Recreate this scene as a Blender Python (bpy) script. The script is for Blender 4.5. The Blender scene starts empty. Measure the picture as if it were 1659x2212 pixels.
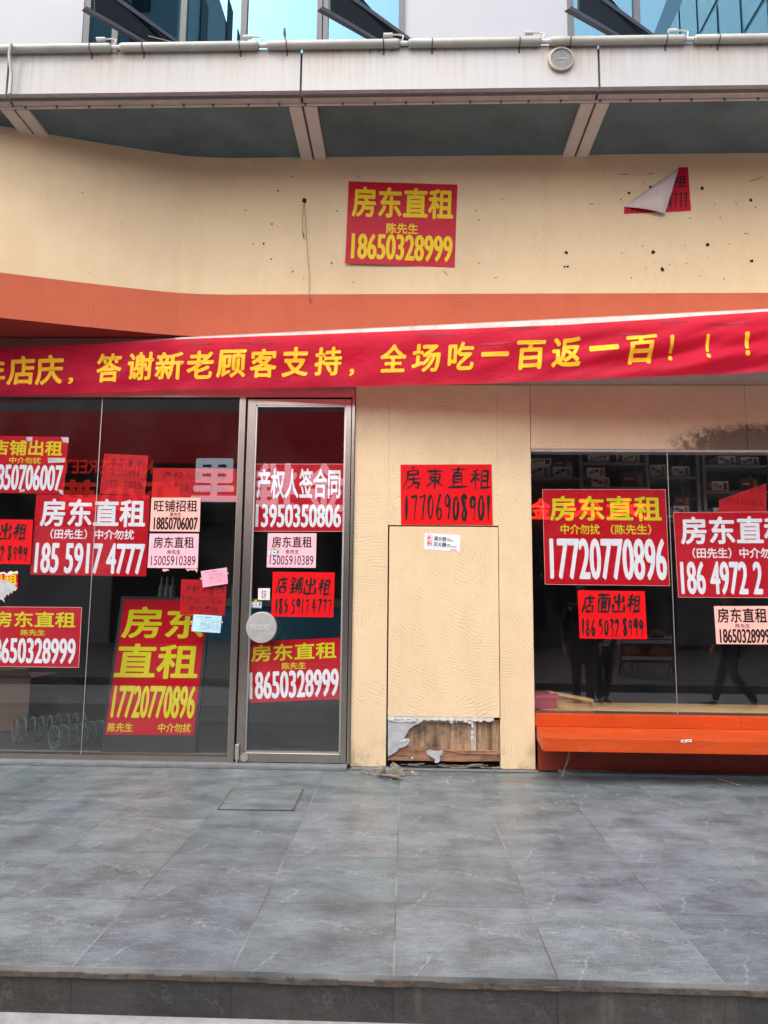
import bpy, bmesh, math, random
from mathutils import Vector, Matrix
R_ = math.radians
rnd = random.Random(7)
SC = bpy.context.scene
COL = SC.collection

# ------------------------------------------------------------------ camera
CAM_H = 1.375
FPX, CX, CY = 1533.0, 829.5, 1106.0        # focal length and centre in the 1659 x 2212 survey grid
_y, _p, _r = R_(1.8), R_(7.1), R_(0.58)
FWD = Vector((-math.sin(_y)*math.cos(_p), math.cos(_y)*math.cos(_p), math.sin(_p)))
_r0 = Vector((math.cos(_y), math.sin(_y), 0)); _u0 = _r0.cross(FWD)
RGT = _r0*math.cos(_r) + _u0*math.sin(_r)
UPV = _u0*math.cos(_r) - _r0*math.sin(_r)
EYE = Vector((0, 0, CAM_H))
cd = bpy.data.cameras.new('camera'); cam = bpy.data.objects.new('camera', cd); COL.objects.link(cam)
cd.sensor_fit = 'VERTICAL'; cd.sensor_height = 36.0; cd.lens = 18.0*FPX/CY
cd.clip_start = 0.05; cd.clip_end = 500
m3 = Matrix((RGT, UPV, -FWD)).transposed()
cam.matrix_world = Matrix.Translation(EYE) @ m3.to_4x4()
SC.camera = cam

# ------------------------------------------------------------------ world, sun, exposure
SUN_EL, SUN_AZ = 46.0, 214.0               # azimuth: clockwise from +Y, i.e. behind the photographer
w = bpy.data.worlds.new('World'); SC.world = w; w.use_nodes = True
nt = w.node_tree; nt.nodes.clear()
sky = nt.nodes.new('ShaderNodeTexSky'); sky.sky_type = 'NISHITA'; sky.sun_disc = False
sky.sun_elevation = R_(SUN_EL); sky.sun_rotation = R_(SUN_AZ)
sky.air_density = 1.0; sky.dust_density = 4.0; sky.ozone_density = 1.0
hs = nt.nodes.new('ShaderNodeHueSaturation'); hs.inputs['Saturation'].default_value = 0.7
bg = nt.nodes.new('ShaderNodeBackground'); bg.inputs['Strength'].default_value = 0.15
wo = nt.nodes.new('ShaderNodeOutputWorld')
nt.links.new(sky.outputs[0], hs.inputs['Color']); nt.links.new(hs.outputs[0], bg.inputs['Color']); nt.links.new(bg.outputs[0], wo.inputs['Surface'])
sl = bpy.data.lights.new('sun', 'SUN'); sl.energy = 1.25; sl.angle = R_(80); sl.color = (1.0, 0.975, 0.94)
so = bpy.data.objects.new('sun', sl); COL.objects.link(so)
sd = Vector((math.sin(R_(SUN_AZ))*math.cos(R_(SUN_EL)), math.cos(R_(SUN_AZ))*math.cos(R_(SUN_EL)), math.sin(R_(SUN_EL))))
so.rotation_euler = sd.to_track_quat('Z', 'Y').to_euler(); so.location = sd*60
SC.view_settings.view_transform = 'Standard'; SC.view_settings.look = 'None'
SC.view_settings.gamma = 1.0; SC.view_settings.use_curve_mapping = False
SC.view_settings.exposure = 1.55
SC.cycles.max_bounces = 10; SC.cycles.diffuse_bounces = 4; SC.cycles.transparent_max_bounces = 16
SC.cycles.use_denoising = True

# ------------------------------------------------------------------ survey helpers
def ray(px, py): return FWD + RGT*((px-CX)/FPX) - UPV*((py-CY)/FPX)
def aty(px, py, Y):
    d = ray(px, py); return EYE + d*(Y/d.y)
def atz(px, py, z):
    d = ray(px, py); return EYE + d*((z-CAM_H)/d.z)
D = 6.06                      # plane of the shop wall
GL = 6.085                    # front of the glass
BX0, BY0, BK = -2.08, 6.02, (5.42-6.02)/(2.834+2.08)
def atb(px, py):
    """point on the slanted sign box face (right part) or just before the wall (left part)"""
    d = ray(px, py)
    k = (BY0 - BK*BX0)/(d.y - BK*d.x); p = EYE + d*k
    if p.x < BX0: p = aty(px, py, BY0)
    return p
def mirror(px, py, Y):
    """where a thing seen in the shop glass really stands, given its own Y"""
    p = aty(px, py, 2*GL - Y); return Vector((p.x, Y, p.z))

# ------------------------------------------------------------------ materials
def lin(c): return tuple(((v/255.0)/12.92 if v <= 10 else ((v/255.0+0.055)/1.055)**2.4) for v in c)
class M:
    def __init__(s, name):
        s.m = bpy.data.materials.new(name); s.m.use_nodes = True; s.t = s.m.node_tree
        s.b = s.t.nodes['Principled BSDF']; s.o = s.t.nodes['Material Output']
        s.g = s.n('ShaderNodeNewGeometry'); s.pos = s.g.outputs['Position']
    def n(s, typ, **kw):
        nd = s.t.nodes.new(typ)
        for k, v in kw.items(): setattr(nd, k, v)
        return nd
    def l(s, a, b): s.t.links.new(a, b)
    def setin(s, nd, key, v):
        i = nd.inputs[key]
        if hasattr(v, 'is_linked') or isinstance(v, bpy.types.NodeSocket): s.l(v, i)
        else: i.default_value = v
    def math(s, op, a, b=None, c=None, clamp=False):
        nd = s.n('ShaderNodeMath', operation=op, use_clamp=clamp)
        for i, v in enumerate((a, b, c)):
            if v is not None: s.setin(nd, i, v)
        return nd.outputs[0]
    def vm(s, op, a, b=None):
        nd = s.n('ShaderNodeVectorMath', operation=op); s.setin(nd, 0, a)
        if b is not None: s.setin(nd, 1, b)
        return nd.outputs['Value'] if op in ('LENGTH', 'DISTANCE', 'DOT_PRODUCT') else nd.outputs[0]
    def sc(s, v, xyz): return s.vm('MULTIPLY', v, xyz)
    def noise(s, vec, scale=5, detail=4, rough=0.55, col=False):
        nd = s.n('ShaderNodeTexNoise'); s.l(vec, nd.inputs['Vector'])
        nd.inputs['Scale'].default_value = scale; nd.inputs['Detail'].default_value = detail; nd.inputs['Roughness'].default_value = rough
        return nd.outputs['Color' if col else 'Fac']
    def ramp(s, fac, stops):
        nd = s.n('ShaderNodeValToRGB'); s.l(fac, nd.inputs[0]); e = nd.color_ramp.elements
        while len(e) < len(stops): e.new(0.5)
        for el, (p, c) in zip(e, stops):
            el.position = p; el.color = (c, c, c, 1) if isinstance(c, (int, float)) else (*c, 1)
        return nd.outputs[0]
    def mix(s, fac, a, b, blend='MIX'):
        nd = s.n('ShaderNodeMix', data_type='RGBA', blend_type=blend)
        s.setin(nd, 0, fac)
        for k, v in ((6, a), (7, b)):
            if isinstance(v, tuple) and len(v) == 3: v = (*v, 1)
            s.setin(nd, k, v)
        return nd.outputs[2]
    def sep(s, v):
        nd = s.n('ShaderNodeSeparateXYZ'); s.l(v, nd.inputs[0]); return nd.outputs
    def comb(s, x, y, z):
        nd = s.n('ShaderNodeCombineXYZ')
        for i, v in enumerate((x, y, z)): s.setin(nd, i, v)
        return nd.outputs[0]
    def base(s, c):
        if isinstance(c, tuple): s.b.inputs['Base Color'].default_value = (*c, 1)
        else: s.l(c, s.b.inputs['Base Color'])
    def rough(s, v): s.setin(s.b, 'Roughness', v)
    def bump(s, h, strength=0.3, dist=0.004):
        nd = s.n('ShaderNodeBump'); nd.inputs['Strength'].default_value = strength; nd.inputs['Distance'].default_value = dist
        s.l(h, nd.inputs['Height']); s.l(nd.outputs[0], s.b.inputs['Normal'])

def simple(name, c, rough=0.6, var=0.12, scale=9, metal=0.0, bump=0.0, spec=0.5):
    k = M(name); n = k.noise(k.pos, scale, 5, 0.6)
    k.base(k.mix(k.ramp(n, [(0.3, 0.0), (0.7, 1.0)]), tuple(v*(1-var) for v in c), tuple(min(1, v*(1+var)) for v in c)))
    k.rough(k.math('MULTIPLY_ADD', n, 0.07, rough-0.03)); k.b.inputs['Metallic'].default_value = metal
    k.b.inputs['Specular IOR Level'].default_value = spec
    if bump: k.bump(k.noise(k.pos, scale*8, 3), bump, 0.003)
    return k.m

def glow(name, c, strength):
    k = M(name); k.base(tuple(v*0.5 for v in c)); k.b.inputs['Emission Color'].default_value = (*c, 1); k.b.inputs['Emission Strength'].default_value = strength
    return k.m

def stucco(name, c, mould=False, seed=0.0, marks=0.2):
    k = M(name)
    p = k.vm('ADD', k.pos, (seed, 0, seed*0.7))
    p2 = k.sc(p, (1, 0, 1))
    wob = k.vm('SUBTRACT', k.noise(p2, 3.0, 3, 0.6, True), (0.5, 0.5, 0.5))
    pw = k.sc(k.vm('ADD', p2, k.sc(wob, (0.16, 0, 0.16))), (1, 0, 1))
    vo = k.n('ShaderNodeTexVoronoi'); vo.inputs['Scale'].default_value = 1.35; k.l(pw, vo.inputs['Vector'])
    off = k.sc(k.vm('NORMALIZE', k.sc(k.vm('SUBTRACT', vo.outputs['Color'], (0.5, 0.5, 0.5)), (1, 0, 1))), (1.15, 0, 1.15))
    cen = k.vm('ADD', vo.outputs['Position'], off)
    d = k.vm('DISTANCE', pw, k.sc(cen, (1, 0, 1)))
    n1 = k.noise(p2, 24, 3, 0.6); n2 = k.noise(p2, 75, 3, 0.6)
    ph = k.math('MULTIPLY_ADD', n1, 6.5, k.math('MULTIPLY', d, 6.283/0.026))
    wv = k.math('SINE', ph)
    amp = k.ramp(k.noise(p2, 7, 4, 0.65), [(0.40, 0.0), (0.60, 1.0)])
    thin = k.math('MULTIPLY', k.ramp(k.math('MULTIPLY_ADD', wv, 0.5, 0.5), [(0.02, 1.0), (0.34, 0.0)]), amp)
    h = k.math('SUBTRACT', k.math('MULTIPLY', n2, 0.9), thin)
    k.bump(h, 0.22 + marks, 0.005)
    big = k.noise(p2, 0.9, 4, 0.6)
    col = k.mix(k.ramp(big, [(0.3, 0.0), (0.72, 1.0)]), tuple(v*0.93 for v in c), tuple(min(1, v*1.05) for v in c))
    col = k.mix(k.math('MULTIPLY', thin, marks), col, tuple(v*0.45 for v in c))
    spk = k.ramp(k.noise(p2, 34, 2, 0.5), [(0.69, 0.0), (0.73, 1.0)])
    spa = k.ramp(k.noise(p2, 1.7, 2, 0.5), [(0.5, 0.0), (0.64, 1.0)])
    col = k.mix(k.math('MULTIPLY', k.math('MULTIPLY', spk, spa), 0.75), col, (0.07, 0.05, 0.035))
    xs = k.sep(k.pos)
    stn = k.ramp(k.noise(k.sc(p2, (2.6, 1, 0.5)), 1.0, 6, 0.7), [(0.47, 0.0), (0.72, 1.0)])
    col = k.mix(k.math('MULTIPLY', stn, 0.24), col, tuple(v*q for v, q in zip(c, (0.72, 0.60, 0.48))))
    pat = k.ramp(k.noise(p2, 1.6, 5, 0.75), [(0.56, 0.0), (0.60, 1.0)])
    col = k.mix(k.math('MULTIPLY', pat, 0.16), col, tuple(min(1, v*q) for v, q in zip(c, (1.12, 1.16, 1.2))))
    low = k.math('MULTIPLY', k.ramp(xs[2], [(0.0, 1.0), (0.3, 0.0)]), k.ramp(k.noise(p2, 6, 4), [(0.46, 0.0), (0.62, 1.0)]))
    col = k.mix(k.math('MULTIPLY', low, 0.62), col, (0.2, 0.17, 0.12))
    if mould:
        dx = k.math('MULTIPLY', k.math('SUBTRACT', xs[0], 3.05), 1.05); dz = k.math('MULTIPLY', k.math('SUBTRACT', xs[2], 2.74), 4.4)
        g = k.math('SUBTRACT', 1.0, k.math('SQRT', k.math('ADD', k.math('MULTIPLY', dx, dx), k.math('MULTIPLY', dz, dz))), clamp=True)
        mz = k.noise(k.sc(k.pos, (1, 0, 1)), 12, 6, 0.75); mf = k.noise(k.sc(k.pos, (1, 0, 1)), 85, 3, 0.7)
        v = k.math('ADD', k.math('MULTIPLY', g, 0.42), k.math('ADD', k.math('MULTIPLY', mz, 0.85), k.math('MULTIPLY', mf, 0.38)))
        mk = k.math('MULTIPLY', k.ramp(v, [(0.63, 0.0), (0.80, 1.0)]), k.math('MULTIPLY', g, 3.0, clamp=True))
        col = k.mix(k.math('MULTIPLY', mk, 0.85), col, (0.045, 0.028, 0.020))
    k.base(col); k.rough(0.85); k.b.inputs['Specular IOR Level'].default_value = 0.2
    return k.m

def glass(name, tint, ior=1.5, dirt=0.008, coat=(0.95, 0.98, 1.0)):
    k = M(name)
    tr = k.n('ShaderNodeBsdfTransparent'); tr.inputs[0].default_value = (*tint, 1)
    gl = k.n('ShaderNodeBsdfGlossy'); gl.inputs['Roughness'].default_value = 0.0; gl.inputs[0].default_value = (*coat, 1)
    fr = k.n('ShaderNodeFresnel'); fr.inputs['IOR'].default_value = ior
    mx = k.n('ShaderNodeMixShader'); bf = k.g.outputs['Backfacing']; k.l(k.math('ADD', k.math('MULTIPLY', fr.outputs[0], k.math('SUBTRACT', 1.0, bf)), k.math('MULTIPLY', bf, 0.045)), mx.inputs[0]); k.l(tr.outputs[0], mx.inputs[1]); k.l(gl.outputs[0], mx.inputs[2])
    df = k.n('ShaderNodeBsdfDiffuse'); df.inputs[0].default_value = (0.62, 0.6, 0.56, 1)
    n = k.noise(k.sc(k.pos, (1, 1, 0.6)), 2.2, 5, 0.65); sp = k.ramp(k.noise(k.pos, 48, 2, 0.5), [(0.76, 0.0), (0.79, 1.0)])
    z = k.sep(k.pos)[2]; foot = k.ramp(z, [(0.0, 1.0), (0.5, 0.0)])
    amt = k.math('ADD', k.math('MULTIPLY', k.ramp(n, [(0.42, 0.0), (0.75, 1.0)]), dirt), k.math('ADD', k.math('MULTIPLY', sp, 0.16), k.math('MULTIPLY', foot, dirt*1.5)))
    m2 = k.n('ShaderNodeMixShader'); k.l(amt, m2.inputs[0]); k.l(mx.outputs[0], m2.inputs[1]); k.l(df.outputs[0], m2.inputs[2])
    k.l(m2.outputs[0], k.o.inputs['Surface'])
    return k.m

def paper(name, c, rough=0.5, var=0.05, bump=0.25, thin=0.0):
    k = M(name)
    n = k.noise(k.pos, 5, 4, 0.6)
    k.base(k.mix(n, tuple(v*(1-var*2) for v in c), tuple(min(1, v*(1+var*2)) for v in c)))
    k.rough(rough); k.b.inputs['Specular IOR Level'].default_value = 0.16
    wr = k.noise(k.sc(k.pos, (1.0, 1, 1.6)), 6, 3, 0.5)
    vo = k.n('ShaderNodeTexVoronoi', feature='DISTANCE_TO_EDGE'); vo.inputs['Scale'].default_value = 4.5
    k.l(k.vm('ADD', k.pos, k.sc(k.noise(k.pos, 4, 3, 0.6, True), (0.25, 0, 0.25))), vo.inputs['Vector'])
    cr = k.ramp(vo.outputs['Distance'], [(0.0, 1.0), (0.05, 0.0)])
    k.bump(k.math('ADD', wr, k.math('MULTIPLY', cr, 0.12)), bump*1.7, 0.02)
    if thin:
        tl = k.n('ShaderNodeBsdfTranslucent'); tl.inputs[0].default_value = (min(1, c[0]*1.4), c[1]*8+.03, c[2]*2.2+.03, 1)
        mx = k.n('ShaderNodeMixShader'); mx.inputs[0].default_value = thin
        k.l(k.b.outputs[0], mx.inputs[1]); k.l(tl.outputs[0], mx.inputs[2]); k.l(mx.outputs[0], k.o.inputs['Surface'])
    return k.m

TX0, TY0, TS = -0.036, 2.815, 0.604
def stone(name, riser=False):
    k = M(name)
    xs = k.sep(k.pos)
    u = k.math('DIVIDE', k.math('SUBTRACT', xs[0], TX0), TS)
    v = k.math('DIVIDE', k.math('SUBTRACT', xs[1 if not riser else 2], TY0 if not riser else -0.45), TS)
    iu, iv = k.math('FLOOR', u), k.math('FLOOR', v)
    fu, fv = k.math('SUBTRACT', u, iu), k.math('SUBTRACT', v, iv)
    wn = k.n('ShaderNodeTexWhiteNoise', noise_dimensions='2D'); k.l(k.comb(iu, iv, 0), wn.inputs['Vector'])
    # the same print on every tile, as on cheap porcelain
    loc = k.comb(fu, fv, 0.37)
    dist = k.vm('ADD', loc, k.sc(k.vm('SUBTRACT', k.noise(loc, 2.3, 4, 0.6, True), (0.5, 0.5, 0.5)), (0.75, 0.75, 0)))
    def vein(off, sc, wth):
        vo = k.n('ShaderNodeTexVoronoi', feature='DISTANCE_TO_EDGE'); vo.inputs['Scale'].default_value = sc
        k.l(k.vm('ADD', dist, off), vo.inputs['Vector']); return k.ramp(vo.outputs['Distance'], [(0.0, 1.0), (wth, 0.0)])
    v1 = k.math('MULTIPLY', vein((0.3, 0.1, 0), 1.2, 0.012), k.ramp(k.noise(loc, 3.5, 3, 0.6), [(0.44, 0.0), (0.6, 1.0)]))
    wx = k.noise(k.sc(k.pos, (1.0, 2.2, 1.0)), 2.6, 6, 0.65); fx = k.noise(k.sc(k.pos, (14, 60, 60)), 1.0, 4, 0.7); gx = k.noise(k.pos, 130, 3, 0.7)
    tone = k.math('ADD', k.math('MULTIPLY', wx, 0.5), k.math('ADD', k.math('MULTIPLY', fx, 0.28), k.math('MULTIPLY', gx, 0.5)))
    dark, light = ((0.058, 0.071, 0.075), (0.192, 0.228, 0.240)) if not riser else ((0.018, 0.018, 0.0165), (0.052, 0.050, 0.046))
    pr = k.noise(loc, 2.6, 6, 0.7)
    tone = k.math('MULTIPLY_ADD', k.math('SUBTRACT', pr, 0.5), 0.35, tone)
    col = k.mix(k.ramp(tone, [(0.49, 0.0), (0.77, 1.0)]), dark, light)
    tint = k.mix(0.5, (0.82, 0.82, 0.82), wn.outputs['Color'])
    tint = k.mix(0.13, (1, 1, 1), tint)
    col = k.mix(1.0, col, tint, 'MULTIPLY'); val = k.math('MULTIPLY_ADD', wn.outputs['Value'], 0.28, 0.88)
    col = k.mix(1.0, col, k.comb(val, val, val), 'MULTIPLY')
    col = k.mix(k.math('MULTIPLY', v1, 0.22 if not riser else 0.08), col, (0.4, 0.42, 0.44))
    if not riser:
        wob = k.math('SUBTRACT', k.noise(k.comb(fu, fv, 0.9), 7.0, 4, 0.6), 0.5); br = k.noise(k.comb(fu, fv, 3.3), 16, 3, 0.6)
        fa = k.math('ADD', k.math('MULTIPLY', fv, 0.42), k.math('ADD', k.math('MULTIPLY', k.math('MULTIPLY', fv, fv), 0.25), 0.13))
        da = k.math('ABSOLUTE', k.math('SUBTRACT', k.math('MULTIPLY_ADD', wob, 0.10, fu), fa))
        va = k.math('MULTIPLY', k.ramp(da, [(0.0, 1.0), (0.013, 0.0)]), k.math('MULTIPLY', k.ramp(fv, [(0.0, 1.0), (0.55, 0.0)]), k.ramp(br, [(0.4, 0.1), (0.6, 1.0)])))
        fb = k.math('ADD', 0.60, k.math('MULTIPLY', k.math('SINE', k.math('MULTIPLY', fu, 4.2)), 0.10))
        db = k.math('ABSOLUTE', k.math('SUBTRACT', k.math('MULTIPLY_ADD', wob, 0.30, fv), fb))
        vb = k.math('MULTIPLY', k.ramp(db, [(0.0, 1.0), (0.012, 0.0)]), k.math('MULTIPLY', k.ramp(fu, [(0.5, 1.0), (0.85, 0.0)]), k.ramp(br, [(0.35, 0.1), (0.65, 1.0)])))
        hz = k.math('MULTIPLY', k.ramp(db, [(0.0, 1.0), (0.09, 0.0)]), k.math('MULTIPLY', k.ramp(fu, [(0.1, 0.0), (0.5, 1.0)]), k.ramp(k.noise(k.comb(fu, fv, 5.1), 22, 4, 0.7), [(0.5, 0.0), (0.62, 1.0)])))
        col = k.mix(k.math('MULTIPLY', k.math('MAXIMUM', va, vb), 0.5), col, (0.46, 0.48, 0.50))
        col = k.mix(k.math('MULTIPLY', hz, 0.28), col, (0.40, 0.42, 0.44))
    edge = k.math('MINIMUM', k.math('MINIMUM', fu, k.math('SUBTRACT', 1.0, fu)), k.math('MINIMUM', fv, k.math('SUBTRACT', 1.0, fv))) if not riser else k.math('MINIMUM', fu, k.math('SUBTRACT', 1.0, fu))
    jn = k.ramp(edge, [(0.0030, 1.0), (0.0065, 0.0)])
    jc = k.mix(k.ramp(k.noise(k.pos, 1.3, 3), [(0.42, 0.0), (0.6, 1.0)]), (0.05, 0.05, 0.05), (0.27, 0.27, 0.25)) if not riser else (0.012, 0.012, 0.012)
    col = k.mix(k.math('MULTIPLY', jn, 0.75), col, jc)
    if not riser:
        back = k.math('MULTIPLY', k.ramp(xs[1], [(0.0, 0.0), (1.0, 1.0)]), 1.0)
        scuff = k.math('MULTIPLY', k.ramp(k.noise(k.sc(k.pos, (9, 26, 1)), 1.0, 5, 0.7), [(0.56, 0.0), (0.70, 1.0)]), k.ramp(k.noise(k.pos, 1.1, 3), [(0.42, 0.0), (0.60, 1.0)]))
        col = k.mix(k.math('MULTIPLY', scuff, 0.35), col, (0.36, 0.37, 0.37))
        dk = k.math('MULTIPLY', k.ramp(k.noise(k.pos, 2.0, 5, 0.65), [(0.56, 0.0), (0.72, 1.0)]), 0.35)
        col = k.mix(dk, col, (0.05, 0.048, 0.045))
    else:
        st = k.math('MULTIPLY', k.ramp(k.noise(k.sc(k.pos, (6, 1, 1.2)), 1.0, 5, 0.7), [(0.55, 0.0), (0.72, 1.0)]), 0.5)
        col = k.mix(st, col, (0.15, 0.12, 0.085))
    k.base(col)
    k.rough(k.math('MULTIPLY_ADD', wx, 0.25, 0.28 if not riser else 0.45))
    k.bump(k.math('ADD', k.math('MULTIPLY', gx, 0.5), k.math('MULTIPLY', jn, -1.5)), 0.12, 0.003)
    return k.m

def aluminium(name, c=(0.37, 0.335, 0.295), rough=0.25):
    k = M(name); n = k.noise(k.sc(k.pos, (60, 60, 2)), 1.0, 3, 0.6); b = k.noise(k.pos, 3, 5, 0.6)
    k.base(k.mix(b, tuple(v*0.8 for v in c), tuple(v*1.2 for v in c))); k.b.inputs['Metallic'].default_value = 0.92
    k.rough(k.math('MULTIPLY_ADD', n, 0.07, rough-0.03)); return k.m

def fascia(name, c):
    k = M(name)
    st = k.noise(k.sc(k.pos, (22, 1, 0.9)), 1.0, 5, 0.7); st2 = k.noise(k.sc(k.pos, (60, 1, 1.5)), 1.0, 3, 0.6)
    z = k.sep(k.pos)[2]; x = k.sep(k.pos)[0]
    big = k.noise(k.sc(k.pos, (1.3, 1, 0.4)), 1.0, 3)
    top = k.n('ShaderNodeMapRange'); k.l(z, top.inputs[0]); top.inputs[1].default_value = FZ0; top.inputs[2].default_value = FZ1
    a = k.math('MULTIPLY', k.ramp(st, [(0.47, 0.0), (0.75, 1.0)]), k.math('MULTIPLY_ADD', top.outputs[0], 0.6, 0.14))
    col = k.mix(a, c, (0.22, 0.21, 0.19))
    rust = k.math('MULTIPLY', k.math('MULTIPLY', k.ramp(big, [(0.44, 0.0), (0.6, 1.0)]), k.ramp(top.outputs[0], [(0.1, 0.0), (1.0, 1.0)])), k.ramp(st2, [(0.3, 0.2), (0.65, 1.0)]))
    col = k.mix(k.math('MULTIPLY', rust, 0.75), col, (0.36, 0.25, 0.14))
    drip = k.math('MULTIPLY', k.ramp(k.noise(k.sc(k.pos, (30, 1, 7)), 1.0, 3, 0.7), [(0.6, 0.0), (0.68, 1.0)]), k.ramp(top.outputs[0], [(0.8, 0.0), (0.95, 1.0)]))
    col = k.mix(k.math('MULTIPLY', drip, 0.8), col, (0.06, 0.055, 0.045))
    k.base(col); k.rough(0.42); return k.m

def wood(name, a, b, axis='Z', stain=0.5):
    k = M(name); s = (26, 26, 1.6) if axis == 'Z' else (1.6, 26, 26)
    n = k.noise(k.sc(k.pos, s), 1.0, 6, 0.65); bigs = k.noise(k.pos, 5, 5, 0.65)
    col = k.mix(k.ramp(n, [(0.3, 0.0), (0.7, 1.0)]), a, b)
    col = k.mix(k.math('MULTIPLY', k.ramp(bigs, [(0.48, 0.0), (0.68, 1.0)]), stain), col, (0.03, 0.022, 0.016))
    cr = k.ramp(k.noise(k.sc(k.pos, tuple(v*1.7 for v in s)), 1.0, 3, 0.5), [(0.66, 0.0), (0.7, 1.0)])
    col = k.mix(k.math('MULTIPLY', cr, 0.8), col, (0.015, 0.01, 0.007))
    k.base(col); k.rough(0.75); k.bump(n, 0.5, 0.004); return k.m

def worn(name, c):
    k = M(name); n = k.noise(k.sc(k.pos, (1, 2, 3)), 1.6, 6, 0.7); f = k.noise(k.pos, 26, 4, 0.7); st = k.noise(k.sc(k.pos, (5, 5, 30)), 1.0, 4, 0.6)
    col = k.mix(k.ramp(n, [(0.35, 0.0), (0.68, 1.0)]), tuple(v*0.82 for v in c), tuple(v*1.12 for v in c))
    col = k.mix(k.math('MULTIPLY', k.math('MULTIPLY', k.ramp(f, [(0.60, 0.0), (0.72, 1.0)]), k.ramp(n, [(0.5, 0.0), (0.62, 1.0)])), 0.55), col, (0.09, 0.025, 0.012))
    col = k.mix(k.math('MULTIPLY', k.ramp(st, [(0.58, 0.0), (0.66, 1.0)]), 0.18), col, (0.5, 0.2, 0.1))
    k.base(col); k.rough(k.math('MULTIPLY_ADD', f, 0.35, 0.35)); k.b.inputs['Specular IOR Level'].default_value = 0.35; k.bump(f, 0.12, 0.003); return k.m

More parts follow.
